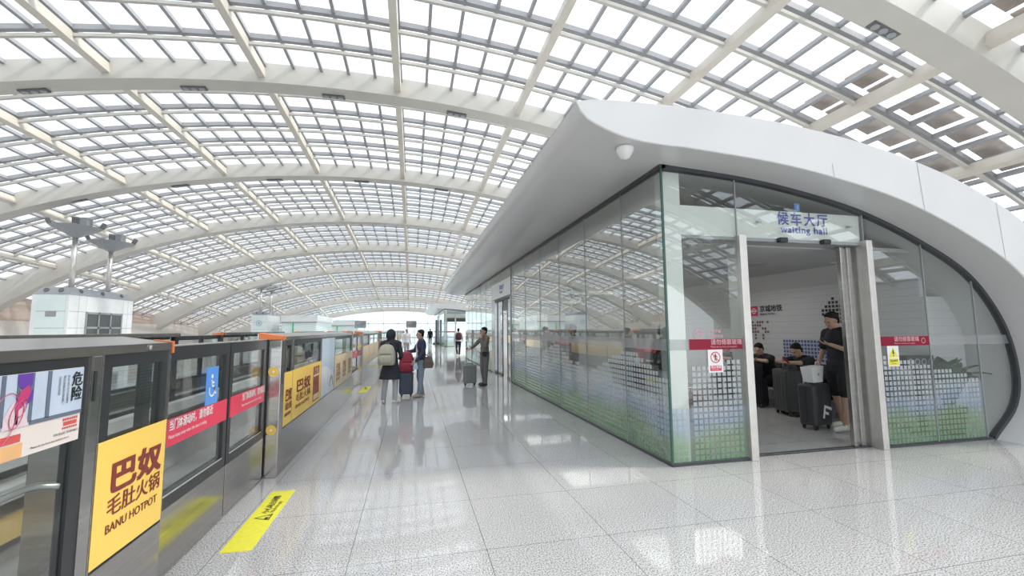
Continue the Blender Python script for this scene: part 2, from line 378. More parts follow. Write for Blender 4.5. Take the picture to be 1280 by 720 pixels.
# end wall: posts, one transom, pale glass
wend = bpy.data.objects.new('end_wall', None); COL.objects.link(wend); structure(wend)
mb = MB().box((-31, 97.2, 0), (27.4, 97.3, 6.4)); mb.build('glass_wall', G_end, wend)
mb = MB().box((-34, 97.0, 2.95), (28, 97.2, 3.15)).box((-34, 97.0, .0), (28, 97.2, .15)).box((-34, 97.0, 1.15), (28, 97.2, 1.25))
for i in range(21): mb.box((-34 + i * 3.1, 97.0, 0), (-33.88 + i * 3.1, 97.2, 6.4))
mb.build('glass_wall_frame', M_kwhite, wend)
structure(MB().box((-5.17, -26, -.10), (-4.98, 98, .10)).build('trim_2', mat('edge_beam_pale', (.52, .52, .50), .5, var=.1, scale=2)))
# rails, duct and the conductor cover in the trench
for x in (-4.22, -2.78):
    p = [(-.07, 0), (.07, 0), (.07, .015), (.012, .03), (.012, .11), (.035, .12), (.035, .155), (-.035, .155), (-.035, .12), (-.012, .11), (-.012, .03), (-.07, .015)]
    mb = MB().poly(p, (x, 97, -1.3), X, Z, 0); mb = MB(); mb.loft([[V((x + a, y, -1.3 + b_)) for a, b_ in p] for y in (-20, 97)])
    tag(mb.build('running_rail', M_steel), 'steel rail on the track bed nearer the %s platform edge' % ('far' if x < -4 else 'near'), 'rail')
mb = MB().box((-5.08, -20, -.47), (-4.85, 97, -.27)); tag(mb.build('cable_duct', M_trenchpale, None, bevel=.02), 'pale grey cable duct along the far wall of the track trench', 'duct')
mb = MB().box((-5.08, -20, -.97), (-4.9, 8.6, -.72)); tag(mb.build('conductor_cover', mat('cover_yellow', (.62, .42, .12), .6)), 'ochre conductor rail cover low on the far trench wall', 'rail cover')

# ------------------------------------------------------------------ platform screen doors
PER = 8.48
def banu(mb, y0, z0, w, h, xp, mi=0):
    "three lines of lettering inside a rectangle standing on the plane x = xp"
    O = V((xp, y0, z0)); Yv, Zv = Y, Z
    mb.text('巴奴', .25 * h * 1.12, O + Y * (.15 * w) + Z * (.555 * h), Yv, Zv, mi, .035, sx=.39 * w / (.25 * h * 1.12))
    mb.text('毛肚火锅', .175 * h, O + Y * (.15 * w) + Z * (.36 * h), Yv, Zv, mi, .012, sx=.195 * w / (.175 * h))
    mb.text('BANU HOTPOT', .105 * h, O + Y * (.15 * w) + Z * (.215 * h), Yv, Zv, mi, .006, sx=.77 * w / (7.35 * .105 * h))
def header(mb, y0, y1, x0, d):
    Xd = lambda q: x0 + d * q
    mb.loft([[V((Xd(0), y, 1.52)), V((Xd(0), y, 1.565)), V((Xd(.27), y, 1.605)), V((Xd(.30), y, 1.60)), V((Xd(.30), y, 1.52))] for y in (y0, y1)])
def screen_unit(y0, y1, label, x0=-1.46, d=-1, group=None, glassy=True):
    Xd = lambda q: x0 + d * q
    t = thing('fixed_screen', (x0, (y0 + y1) / 2, 0), label, 'platform screen', group)
    mb = MB().box((Xd(0), y0, 0), (Xd(.22), y1, .50)); mb.build('lower_panel', M_steel, t, bevel=.004)
    mb = MB()
    for a, b_ in (((y0 + .012, .50), (y1 - .012, .545)), ((y0 + .012, 1.455), (y1 - .012, 1.52)), ((y0 + .012, .545), (y0 + .085, 1.455)), ((y1 - .085, .545), (y1 - .012, 1.455))):
        mb.box((Xd(.006), a[0], a[1]), (Xd(.05), b_[0], b_[1]))
    mb.build('glass_frame', M_black, t)
    for a in (y0, y1 - .012): MB().box((Xd(0), a, .50), (Xd(.07), a + .012, 1.52)).build('edge_trim', M_steel, t)
    MB().box((Xd(.016), y0 + .085, .545), (Xd(.026), y1 - .085, 1.455)).build('glass', G_psd, t)
    mb = MB(); header(mb, y0, y1, x0, d); mb.build('header', M_steel, t)
    return t
def door_leaf(y0, y1, label, x0=-1.60, d=-1, group=None, strip=True, handed=1):
    Xd = lambda q: x0 + d * q
    t = thing('sliding_door', (x0, (y0 + y1) / 2, 0), label, 'platform door', group)
    MB().box((Xd(0), y0, .012), (Xd(.05), y1, .45)).build('lower_panel', M_steel, t, bevel=.003)
    mb = MB()
    for a, b_ in (((y0, .45), (y1, .53)), ((y0, 1.43), (y1, 1.53)), ((y0, .53), (y0 + .07, 1.43)), ((y1 - .07, .53), (y1, 1.43))): mb.box((Xd(.004), a[0], a[1]), (Xd(.05), b_[0], b_[1]))
    mb.build('door_frame', M_black, t)
    MB().box((Xd(.001), y0 + .07, .528), (Xd(.006), y1 - .07, .538)).build('glass_bead', M_steel2, t)
    MB().box((Xd(.0), y0, 1.53), (Xd(.05), y1, 1.54)).build('top_rail', M_steel2, t)
    MB().box((Xd(.018), y0 + .07, .53), (Xd(.028), y1 - .07, 1.43)).build('glass', G_psd, t)
    if strip:
        mb = MB().box((Xd(-.001), y0 + .03, .855), (Xd(.004), y1 - .03, 1.035)); s = mb.build('warning_strip', M_red, t)
        if d < 0:
            o_ = V((x0 + .003, y0 + .30, .965)); m2 = MB().text('当门体滑动时，请勿靠近', .078, o_, Y, Z, 0, .012, sx=.78).text('Please keep away when the door is sliding', .036, o_ - Z * .06, Y, Z, sx=.92)
            m2.build('strip_lettering', M_paper, t)
    return t
def door_post(y, s, label, x0=-1.46, d=-1, group=None, cap=.14):
    "post at the edge of a door opening; s=-1 faces smaller y"
    Xd = lambda q: x0 + d * q; y2 = y - s * .14
    t = thing('door_post', (x0, (y + y2) / 2, 0), label, 'door post', group)
    MB().box((Xd(0), y, 0), (Xd(.15), y2, 1.53)).build('steel_post', M_steel, t, bevel=.006)
    MB().box((Xd(.15), y + s * .025, 0), (Xd(.235), y2, 1.53)).build('rubber_edge', M_black, t)
    mb = MB().loft([[V((Xd(-.004), q, 1.53)), V((Xd(-.004), q, 1.575)), V((Xd(.24), q, 1.612)), V((Xd(.24), q, 1.53))] for q in (y + s * .02, y - s * cap)]); mb.build('orange_cap', M_orange, t, bevel=.006)
    for z in (1.17, .52):
        yy = y + s * .003; mb = MB(); mb.ring((0, 0), 0, .055, (Xd(.075), yy, z), X, Z, 20)
        k = mb.build('round_sticker', M_yellow, t); q = MB().ring((0, 0), 0, .014, (Xd(.075), yy + s * .002, z), X, Z, 12); q.build('sticker_mark', M_paper, k)
    return t

# the near run up to the first door
uA = screen_unit(.72, 2.455, 'wide steel and glass screen with a pale danger poster across its upper half')
xq = -1.462
MB().rect(.80, 1.155, 2.395, 1.475, (xq, 0, 0), Y, Z, .002).build('poster', mat('poster_cream', (.74, .66, .62), .45, var=.02), uA)
xq += .003
pw = MB().rect(1.0, 1.272, 2.395, 1.474, (xq, 0, 0), Y, Z, .001).build('poster_picture', mat('poster_sky_blue', (.50, .57, .68), .45, var=.10, scale=5), uA)
mb = MB()
for a, w in ((1.30, .012), (1.62, .02), (1.985, .018), (2.052, .014), (2.112, .016), (2.193, .02)): mb.rect(a, 1.285, a + w, 1.474, (xq + .002, 0, 0), Y, Z, .001)
mb.rect(2.12, 1.272, 2.395, 1.288, (xq + .002, 0, 0), Y, Z, .001); mb.build('printed_frame_pattern', mat('poster_slate', (.13, .16, .21), .5), pw)
MB().poly([(2.0, 1.272), (2.115, 1.272), (2.085, 1.36), (2.06, 1.385), (2.03, 1.36), (2.0, 1.31)], (xq + .003, 0, 0), Y, Z).build('printed_hem', mat('poster_pink', (.72, .58, .60), .5), pw)
MB().poly([(2.05, 1.474), (2.118, 1.474), (2.118, 1.43), (2.10, 1.405), (2.065, 1.42), (2.05, 1.44)], (xq + .004, 0, 0), Y, Z).poly([(2.095, 1.395), (2.125, 1.41), (2.122, 1.365), (2.10, 1.355)], (xq + .004, 0, 0), Y, Z).build('printed_sleeve', mat('poster_violet', (.13, .05, .34), .5), pw)
mb = MB().poly([(2.065, 1.41), (2.10, 1.43), (2.112, 1.40), (2.10, 1.375), (2.075, 1.345), (2.05, 1.33), (2.045, 1.36)], (xq + .005, 0, 0), Y, Z)
for k, (cy_, cz_, ry, rz_) in enumerate(((2.055, 1.32, .03, .045), (2.075, 1.345, .022, .03), (2.0, 1.31, .06, .09))):
    c_ = V((xq + .006, cy_, cz_)); mb.tube([c_ + Y * (ry * cos(q)) + Z * (rz_ * sin(q) + ry * .6 * cos(q)) for q in [2 * pi * k_ / 24 for k_ in range(25)]], .0016, 4)
mb.build('printed_hand_and_cord', mat('poster_crimson', (.52, .05, .17), .5), pw)
mb = MB().text('危', .066, (xq + .004, 2.322, 1.402), Y, Z, 0, .012).text('险', .066, (xq + .004, 2.322, 1.338), Y, Z, 0, .012)
for k, s_ in enumerate(('列车运行时切勿靠近', '请勿倚靠站台屏蔽门', '以免发生危险')):
    for i, ch in enumerate(s_): mb.text(ch, .0145, (xq + .004, 2.298 - .024 * k, 1.435 - .0135 * i), Y, Z)
mb.text('列车进站关门时请勿强行', .0125, (xq, 2.25, 1.196), Y, Z).text('Please do not force the platform doors', .0125, (xq, 2.14, 1.174), Y, Z)
mb.build('poster_lettering', M_ink, uA)
mb = MB()
for k in range(7): mb.rect(2.295 + .0125 * k, 1.252, 2.303 + .0125 * k, 1.262, (xq, 0, 0), Y, Z, .001).rect(2.295 + .0125 * k, 1.217, 2.303 + .0125 * k, 1.225, (xq, 0, 0), Y, Z, .001)
mb.rect(2.30, 1.231, 2.375, 1.247, (xq, 0, 0), Y, Z, .001).rect(1.5, 1.217, 2.088, 1.247, (xq, 0, 0), Y, Z, .001); mb.build('printed_red_pattern', mat('poster_red', (.62, .10, .09), .5), uA)
MB().rect(.8, 1.156, 2.10, 1.211, (xq, 0, 0), Y, Z, .001).build('printed_orange_band', mat('poster_orange', (.78, .44, .20), .5), uA)
MB().tube([(-1.56, .85, .985), (-1.56, 2.27, .985), (-1.55, 2.33, .978), (-1.525, 2.37, .965), (-1.50, 2.38, .96)], .016, 10).build('push_bar', M_steel2, uA, smooth=True)
MB().box((-1.46, 2.455, 0), (-1.68, 2.52, 1.52)).build('hinge_post', M_steel, uA, bevel=.004)
mb = MB(); header(mb, 2.455, 2.52, -1.46, -1); mb.build('header', M_steel, uA)
MB().box((-1.452, 2.462, 1.31), (-1.46, 2.475, 1.45)).build('latch_slot', M_black, uA)
uB = screen_unit(2.52, 3.14, 'narrow steel screen with a square yellow hotpot poster at the first door')
p = MB().rect(2.53, .515, 3.125, 1.10, (-1.459, 0, 0), Y, Z, .002).build('poster', M_yellow, uB)
mb = MB(); banu(mb, 2.53, .515, .60, .585, -1.455); mb.build('poster_lettering', M_maroon, uB)
MB().lathe([(.012, 0), (.014, .004), (.006, .008)], (0, 0, 0), 12).build('lock', M_steel2, uB, world=False).matrix_local = Matrix.Translation((0.002, .07, 1.543)) @ Matrix.Rotation(R_(90), 4, 'Y')
MB().loft([[V((-1.455, q, 1.50)), V((-1.455, q, 1.572)), V((-1.56, q, 1.585)), V((-1.56, q, 1.50))] for q in (3.138, 3.158)]).build('orange_end_cap', M_orange, uB)
lf1 = door_leaf(3.16, 4.44, 'glass sliding platform door with the blue wheelchair sticker and red strip')
st = MB().rect(3.98, 1.04, 4.20, 1.34, (-1.5995, 0, 0), Y, Z, .002).build('wheelchair_sticker', M_blue, lf1)
mb = MB(); o_ = V((-1.595, 4.09, 1.19)); mb.ring((-.01, .075), 0, .018, o_, Y, Z, 14)
mb.ring((-.002, -.035), .042, .056, o_, Y, Z, 22, 0, R_(150), R_(395))
for a, b_ in (((-.015, .05), (-.005, -.005)), ((-.005, -.005), (.04, -.008)), ((.04, -.008), (.058, -.07)), ((-.012, .025), (.035, .022)), ((.058, -.07), (.075, -.065))):
    q = V((b_[0] - a[0], b_[1] - a[1])); q.normalize(); nn = V((-q.y, q.x)) * .008; mb.poly([(a[0] - nn.x, a[1] - nn.y), (b_[0] - nn.x, b_[1] - nn.y), (b_[0] + nn.x, b_[1] + nn.y), (a[0] + nn.x, a[1] + nn.y)], o_, Y, Z)
mb.build('wheelchair_mark', M_paper, st)
lf2 = door_leaf(4.46, 5.45, 'glass sliding platform door with red strip next to the tall orange-capped post')
door_post(5.50, -1, 'steel door post with a big orange cap and two round yellow stickers', cap=.16)
# the run between the first and the second door
NS = [(5.64, 6.02, 'narrow screen with a yellow hotpot poster just past the orange-capped post', 'y1'), (6.02, 7.80, 'screen with a wide yellow hotpot poster and its red picture panel', 'y2'),
      (7.80, 9.02, 'screen fully covered by a pale blue poster of a white car', 'car'), (9.02, 11.56, 'long screen with glare-paled tan posters before the second door', 'tan')]
for a, b_, lb, kd in NS:
    u = screen_unit(a, b_, lb)
    if kd == 'y1':
        MB().rect(a + .01, .515, b_ - .01, 1.14, (-1.459, 0, 0), Y, Z, .002).build('poster', M_yellow, u)
        mb = MB(); banu(mb, a + .015, .50, .36, .55, -1.455); mb.build('poster_lettering', M_maroon, u)
    elif kd == 'y2':
        MB().rect(a + .01, .515, b_ - .01, 1.14, (-1.459, 0, 0), Y, Z, .002).build('poster', M_yellow, u)
        mb = MB(); banu(mb, a + .02, .50, 1.05, .62, -1.455); mb.build('poster_lettering', M_maroon, u)
        q = MB().rect(a + 1.18, .56, a + 1.60, 1.08, (-1.456, 0, 0), Y, Z, .002).build('poster_picture', mat('ad_picture_red', (.30, .07, .06), .5, var=.5, scale=9), u)
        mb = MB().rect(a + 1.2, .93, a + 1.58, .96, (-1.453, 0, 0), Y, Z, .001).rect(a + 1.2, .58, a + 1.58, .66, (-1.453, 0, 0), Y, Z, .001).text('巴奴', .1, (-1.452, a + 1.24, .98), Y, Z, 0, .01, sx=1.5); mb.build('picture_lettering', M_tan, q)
    elif kd == 'car':
        MB().rect(a + .01, .515, b_ - .01, 1.50, (-1.459, 0, 0), Y, Z, .002).build('poster', mat('car_poster_blue', (.58, .68, .80), .4, var=.16, scale=1.5), u)
        mb = MB().poly([(a + .02, .54), (a + 1.19, .54), (a + 1.19, .80), (a + 1.05, .86), (a + .75, .93), (a + .40, 1.02), (a + .02, 1.02)], (-1.456, 0, 0), Y, Z, .001); cb_ = mb.build('printed_car', mat('car_poster_white', (.74, .77, .80), .4), u)
        mb = MB(); mb.ring((a + .92, .62), .12, .2, (-1.453, 0, 0), Y, Z, 20, 0, 0, pi); mb.build('printed_wheel_arch', M_kgrey, cb_)
    else:
        for k in range(3):
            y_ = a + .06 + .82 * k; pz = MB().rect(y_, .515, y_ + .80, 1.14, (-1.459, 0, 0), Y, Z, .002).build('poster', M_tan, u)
            mb = MB(); banu(mb, y_ + .1, .52, .6, .58, -1.455); mb.build('poster_lettering', mat('ad_glare_brown', (.42, .24, .15), .5) if k == 0 else MATS['ad_glare_brown'], pz)  # maroon lettering paled by reflection, put into the colour
door_post(11.70, 1, 'orange-capped post at the near edge of the second platform door')
dl = door_leaf(11.72, 12.80, 'sliding platform door past the long tan screen, its first leaf', group=None)
dl2 = door_leaf(12.82, 13.98, 'sliding platform door past the long tan screen, its second leaf')
pf = door_post(13.90, -1, 'orange-capped post at the far edge of the second platform door')
# farther along: screens, doors and posts repeated
u0 = None; far_u = []
for k, (a, b_) in enumerate(((14.04, 16.0), (16.0, 18.0), (18.0, 20.04))):
    u = screen_unit(a, b_, ('long tan poster screen immediately past the second platform door', 'long tan poster screen between two others after the second door', 'long tan poster screen just before the third platform door')[k])
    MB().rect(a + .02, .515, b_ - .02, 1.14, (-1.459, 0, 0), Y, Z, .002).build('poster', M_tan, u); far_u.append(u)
pn = door_post(20.18, 1, 'orange-capped post at the near edge of the third platform door')
for j in range(1, 9):
    dy = PER * j
    def cp(src, lb, gp):
        c = copy_tree(src); c.location = src.location + V((0, dy, 0)); tag(c, lb, None, gp); return c
    for s_ in (dl, dl2): cp(s_, 'small distant sliding platform door with red strip beyond the second door', 'distant platform doors of the near platform')
    cp(pf, 'small distant orange-capped door post beyond the second platform door', 'distant door posts of the near platform')
    for s_ in far_u: cp(s_, 'small distant tan poster screen beyond the third platform door', 'distant screens of the near platform')
    if j < 8: cp(pn, 'small distant orange-capped door post beyond the second platform door', 'distant door posts of the near platform')
# the opposite platform's screens (seen from behind through the glass)
FX = -5.53
fl = fu = fpost = None
for j in range(0, 9):
    y0 = PER * j
    if fu is None:
        fl = [door_leaf(3.16, 4.44, 'x', FX + .14, 1, None, False), door_leaf(4.46, 5.56, 'x', FX + .14, 1, None, False)]
        fu = [screen_unit(a, b_, 'x', FX, 1) for a, b_ in ((5.64, 7.68), (7.68, 9.65), (9.65, 11.58))]
        fpost = [door_post(3.14, 1, 'x', FX, 1), door_post(5.50, -1, 'x', FX, 1)]
        for o_ in fl: tag(o_, 'glass door of the opposite platform seen across the track trench', None, 'doors of the opposite platform')
        for o_ in fu: tag(o_, 'glass screen of the opposite platform seen across the track trench', None, 'screens of the opposite platform')
        for o_ in fpost: tag(o_, 'orange-capped post of the opposite platform seen across the track trench', None, 'door posts of the opposite platform')
        q = [copy_tree(o_) for o_ in fu]
        for o_ in q: o_.location.y -= PER
    else:
        for o_ in fl + fu + fpost:
            c = copy_tree(o_); c.location.y += y0
# yellow floor mats in front of the doors
def floor_mat(yc, label, group=None):
    t = thing('floor_mat', (-1.26, yc, 0), label, 'floor mat', group)
    MB().box((-1.37, yc - .63, 0), (-1.15, yc + .63, .004)).build('mat_sheet', M_matyel, t)
    mb = MB(); o_ = V((-1.365, yc - .13, .0055)); U_, W_ = Y, -X
    O = V((-1.16, 0, .0055)); 
    # triangle pictogram and lettering read along the mat
    tri = [(-.10 + yc, .03), (.04 + yc, .03), (-.03 + yc, .17)]
    def tr(p3, k): c_ = (sum(q[0] for q in p3) / 3, sum(q[1] for q in p3) / 3); return [(c_[0] + (q[0] - c_[0]) * k, c_[1] + (q[1] - c_[1]) * k) for q in p3]
    inn = tr(tri, .78); 
    for i in range(3): mb.poly([tri[i], tri[(i + 1) % 3], inn[(i + 1) % 3], inn[i]], O, U_, W_)
    mb.poly([(yc - .075, .045), (yc - .03, .045), (yc - .03, .075), (yc - .075, .075)], O, U_, W_).poly([(yc - .005, .045), (yc + .015, .045), (yc + .005, .07)], O, U_, W_)
    mb.text('小心站台间隙', .072, O + Y * (yc + .06) + W_ * .085, U_, W_, 0, .004).text('Mind the gap', .05, O + Y * (yc + .07) + W_ * .035, U_, W_)
    mb.build('mat_lettering', M_ink, t)
    return t
fm = floor_mat(4.40, 'yellow floor sheet with a warning triangle in front of the first door')
c = copy_tree(fm); c.location.y = 4.40 + PER; tag(c, 'small yellow floor sheet in front of the second platform door')
for j in range(2, 5):
    c = copy_tree(fm); c.location.y = 4.40 + PER * j; tag(c, 'tiny distant yellow floor sheet before a far platform door', None, 'distant yellow floor sheets')

# ------------------------------------------------------------------ the waiting halls
def spline(pts, n):
    "smooth resampling of a 2-D polyline (Catmull-Rom), n points evenly along its length"
    P_ = [V(p) for p in pts]; P_ = [P_[0] * 2 - P_[1]] + P_ + [P_[-1] * 2 - P_[-2]]; out = []
    for i in range(1, len(P_) - 2):
        for k in range(16):
            t = k / 16; a, b_, c_, d_ = P_[i - 1], P_[i], P_[i + 1], P_[i + 2]
            out.append(.5 * ((2 * b_) + (c_ - a) * t + (2 * a - 5 * b_ + 4 * c_ - d_) * t * t + (3 * b_ - a - 3 * c_ + d_) * t ** 3))
    out.append(P_[-2]); L = [0]
    for i in range(1, len(out)): L.append(L[-1] + (out[i] - out[i - 1]).length)
    res = []; j = 0
    for k in range(n):
        q = L[-1] * k / (n - 1)
        while j < len(L) - 2 and L[j + 1] < q: j += 1
        t = (q - L[j]) / max(1e-9, L[j + 1] - L[j]); res.append(out[j].lerp(out[j + 1], t))
    return res
HX = 3.01
ARC = [(3.01, 3.67), (4.17, 3.59), (5.11, 3.46), (6.13, 3.24), (7.16, 2.86), (8.05, 2.38), (8.62, 1.70), (8.82, 1.0), (8.70, .45), (8.20, 0)]
SOF = [(1.69, 4.07), (1.76, 3.93), (1.92, 3.83), (2.26, 3.72), (2.66, 3.675), (3.01, 3.67)]
OUT = [(1.69, 4.075), (1.95, 4.125), (2.45, 4.15), (3.47, 4.145), (4.6, 4.08), (5.83, 3.91), (7.16, 3.57), (8.3, 3.05), (9.1, 2.30), (9.52, 1.45), (9.55, .75), (9.25, 0)]
arc_s = spline(ARC, 60)
def z_arc(x):
    for a, b_ in zip(arc_s, arc_s[1:]):
        if a.x <= x <= b_.x and b_.y > .9: return a.y + (b_.y - a.y) * (x - a.x) / max(1e-6, b_.x - a.x)
    return arc_s[0].y
def x_arc(z):
    r_ = [a for a in arc_s if a.x > 7.9]
    for a, b_ in zip(r_, r_[1:]):
        if b_.y <= z <= a.y: return a.x + (b_.x - a.x) * (a.y - z) / max(1e-6, a.y - b_.y)
    return 8.2
def hall_shell(t, y0, y1, yg0, yg1):
    inner = spline(SOF, 14)[:-1] + arc_s; N_ = len(inner); outer = spline(OUT, N_)
    V3 = lambda p, y: V((p.x, y, p.y)); mb = MB(); yy = [y0 + .012, y0 + .3] + [yg0 + 4 * k for k in range(int((yg1 - yg0) / 4) + 1)] + [y1 - .3, y1 - .012]
    vs = [V3(p, y) for y in yy for p in outer]; n_ = N_
    mb.add(vs, [(j * n_ + k, (j + 1) * n_ + k, (j + 1) * n_ + k + 1, j * n_ + k + 1) for j in range(len(yy) - 1) for k in range(n_ - 1)])
    mb.build('roof_shell', M_white, t, smooth=True)
    mb = MB(); vs = [V3(p, y) for y in yy for p in inner]
    mb.add(vs, [(j * n_ + k, j * n_ + k + 1, (j + 1) * n_ + k + 1, (j + 1) * n_ + k) for j in range(len(yy) - 1) for k in range(n_ - 1)])
    mb.build('soffit', M_soffit, t, smooth=True)
    for y, s_ in ((y0, 1), (y1, -1)):
        mb = MB(); vs = []
        for o_, i_ in zip(outer, inner):
            d_ = (i_ - o_); q = min(.012, d_.length * .3); d_ = d_.normalized() * q if d_.length > 1e-6 else d_ * 0
            vs += [V3(o_, y + s_ * .012), V3(o_ + d_, y), V3(i_ - d_, y), V3(i_, y + s_ * .012)]
        fs = []
        for k in range(N_ - 1):
            for q in range(3):
                f_ = (4 * k + q, 4 * k + q + 1, 4 * k + 5 + q, 4 * k + 4 + q); fs.append(f_ if s_ > 0 else tuple(reversed(f_)))
        mb.add(vs, fs); fa = mb.build('fascia', M_white, t)
        if s_ > 0:
            zat = lambda c, x: next((p.y + (q_.y - p.y) * (x - p.x) / (q_.x - p.x) for p, q_ in zip(c, c[1:]) if p.x <= x <= q_.x), None)
            for xj, f_ in ((5.0, .3), (6.42, 1), (7.78, 1)):
                zo, zi = zat(outer, xj), zat(inner, xj + .06); zo = zi + (zo - zi) * f_
                MB().add([(xj - .004 + .06 * (1 - f_), y - .002, zo), (xj + .004 + .06 * (1 - f_), y - .002, zo), (xj + .064, y - .002, zi), (xj + .056, y - .002, zi)], [(0, 1, 2, 3)]).build('cladding_joint', M_kgrey, fa)
def facade_pane(t, x0, x1, z0, yg, n=24, th=.012, name='glass_panel'):
    xs = [x0 + (x1 - x0) * k / n for k in range(n + 1)]; top = [max(z0 + .02, z_arc(x) - .03) for x in xs]; mb = MB()
    vs = []
    for x, z in zip(xs, top): vs += [(x, yg, z0), (x, yg, z), (x, yg + th, z0), (x, yg + th, z)]
    fs = []
    for k in range(n): a = 4 * k; b_ = a + 4; fs += [(a, b_, b_ + 1, a + 1), (a + 2, a + 3, b_ + 3, b_ + 2), (a + 1, b_ + 1, b_ + 3, a + 3), (a, a + 2, b_ + 2, b_)]
    fs += [(0, 1, 3, 2), (4 * n, 4 * n + 2, 4 * n + 3, 4 * n + 1)]
    return mb.add(vs, fs).build(name, G_front, t)
def dots(parent, cells, mapf, name='mosaic_tile_pattern'):
    "printed squares: cells = (u, row) in a .07 m raster"
    mb = MB(); s_ = .050
    for u, w in cells: mb.quad(*[mapf(u + a * s_, w + b_ * s_) for a, b_ in ((0, 0), (1, 0), (1, 1), (0, 1))])
    o = mb.build(name, F_dots, parent); return o
PIT = .0705
def hall(y0, y1, yg0, yg1, label, full):
    t = thing('waiting_hall', (HX, yg0, 0), label, 'waiting hall')
    hall_shell(t, y0, y1, yg0, yg1)
    # dark gasket around the front glass, along the eaves and along the floor
    n_ = len(arc_s); mb = MB(); vs = []; 
    for k, p in enumerate(arc_s):
        a = arc_s[max(0, k - 1)]; b_ = arc_s[min(n_ - 1, k + 1)]; d_ = (b_ - a).normalized(); nn = V((-d_.y, d_.x)); q = p - nn * .05
        vs += [(p.x, yg0 - .03, p.y), (q.x, yg0 - .03, q.y), (q.x, yg0 + .05, q.y), (p.x, yg0 + .05, p.y)]
    mb.add(vs, [(4 * k + i, 4 * k + (i + 1) % 4, 4 * k + 4 + (i + 1) % 4, 4 * k + 4 + i) for k in range(n_ - 1) for i in range(4)])
    mb.box((HX - .03, yg0 - .03, 3.62), (HX + .05, yg1, 3.672)); mb.build('eaves_gasket', M_gasket, t)
    for a, b_ in (((HX - .012, yg0, 0), (HX + .05, yg0 + 8.55, .035)), ((HX - .012, yg0 + 11.95, 0), (HX + .05, yg1, .035)), ((HX, yg0 - .012, 0), (4.07, yg0 + .05, .035)), ((6.2, yg0 - .012, 0), (8.18, yg0 + .05, .03))): MB().box(a, b_).build('base_channel', M_gasket, t)
    # front panes
    p1 = facade_pane(t, HX + .004, 4.07, .03, yg0)
    p2 = facade_pane(t, 4.08, 6.1, 2.80, yg0)
    p3 = facade_pane(t, 6.2, 7.155, .03, yg0); p4 = facade_pane(t, 7.165, 8.08, .03, yg0)
    # last pane follows the curl of the arch
    mb = MB(); zz = [.03 + (z_arc(8.09) - .06) * k / 20 for k in range(21)]; vs = []
    for z in zz: vs += [(8.09, yg0, z), (max(8.10, x_arc(z) - .04), yg0, z)]
    mb.add(vs, [(2 * k, 2 * k + 1, 2 * k + 3, 2 * k + 2) for k in range(20)]); p5 = mb.build('glass_panel', G_front, t)
    for x in (4.075, 6.13, 7.16, 8.085):
        MB().box((x - .006, yg0 - .004, .03 if x > 6.2 else 2.8), (x + .006, yg0 + .016, z_arc(x) - .04)).build('glass_joint', M_kgrey, t)
    MB().box((HX - .012, yg0 - .014, .03), (HX + .012, yg0 + .012, 3.62)).build('corner_joint', mat('glass_edge_green', (.05, .13, .11), .3) if full else MATS['glass_edge_green'], t)
    # side panes
    ys_ = [yg0 + 1.1 + 1.43 * k for k in range(6)]; ys_ = [yg0 + .012] + ys_ + [yg0 + 8.55]
    side = []
    for a, b_ in zip(ys_, ys_[1:]): side.append(MB().box((HX, a + .004, .03), (HX + .012, b_ - .004, 3.63)).build('glass_panel', G_hall, t))
    ys2_ = [yg0 + 11.95 + 1.43 * k for k in range(7)]; ys2_[-1] = yg1
    for a, b_ in zip(ys2_, ys2_[1:]): side.append(MB().box((HX, a + .004, .03), (HX + .012, b_ - .004, 3.63)).build('glass_panel', G_hall, t))
    for y in ys_[1:-1] + ys2_[1:-1]: MB().box((HX - .004, y - .006, .03), (HX + .016, y + .006, 3.63)).build('glass_joint', M_kgrey, t)
    MB().box((HX - .012, yg0 + 8.53, .0), (HX + .05, yg0 + 8.58, 3.64)).build('joint_post', M_darkst, t)
    # printed films
    rw = lambda p: .0
    def front_cells(x0, x1, top):
        return [(x0 + .012 + PIT * i, .05 + PIT * j) for i in range(int((x1 - x0 - .02) / PIT)) for j in range(top(i, x0 + PIT * i))]
    fm_ = lambda u, w: V((u, yg0 - .002, w)); ft_ = lambda u, w: V((u, yg0 - .0014, w))
    dots(p1, front_cells(3.31, 4.06, lambda i, x: 17 if i > 6 else 16), fm_)
    dots(p1, front_cells(3.02, 3.29, lambda i, x: 9), fm_)
    MB().quad(*[ft_(a, b_) for a, b_ in ((3.03, .04), (4.06, .04), (4.06, .66), (3.03, .66))]).build('tint_film', F_tint, p1)
    dots(p3, front_cells(6.21, 7.15, lambda i, x: 17 if i < 2 else (16 if i < 9 else 15)), fm_)
    MB().quad(*[ft_(a, b_) for a, b_ in ((6.21, .04), (7.15, .04), (7.15, .62), (6.21, .62))]).build('tint_film', F_tint, p3)
    dots(p4, front_cells(7.17, 8.06, lambda i, x: 14 if i < 5 else (13 if i < 9 else 12)), fm_)
    MB().quad(*[ft_(a, b_) for a, b_ in ((7.17, .04), (8.07, .04), (8.07, .84), (7.17, .84))]).build('tint_film', F_tint, p4)
    sm_ = lambda u, w: V((HX - .002, u, w)); st_ = lambda u, w: V((HX - .0014, u, w))
    rnd = random.Random(5); prof = [14, 14, 14, 15, 15, 16, 16, 16, 17, 17, 18, 18, 18, 18, 18, 18, 18, 17, 17, 17, 17, 16, 16, 15, 15, 15, 14, 14, 14, 13, 13, 13, 13, 12, 12, 12, 12, 13, 13, 13, 14, 14, 14, 13, 13]
    for k, (a, b_) in enumerate(zip(ys_, ys_[1:])):
        dots(side[k], [(a + .02 + PIT * i, .05 + PIT * j) for i in range(int((b_ - a - .03) / PIT)) for j in range(prof[int((a - yg0) / PIT + i) % len(prof)])], sm_)
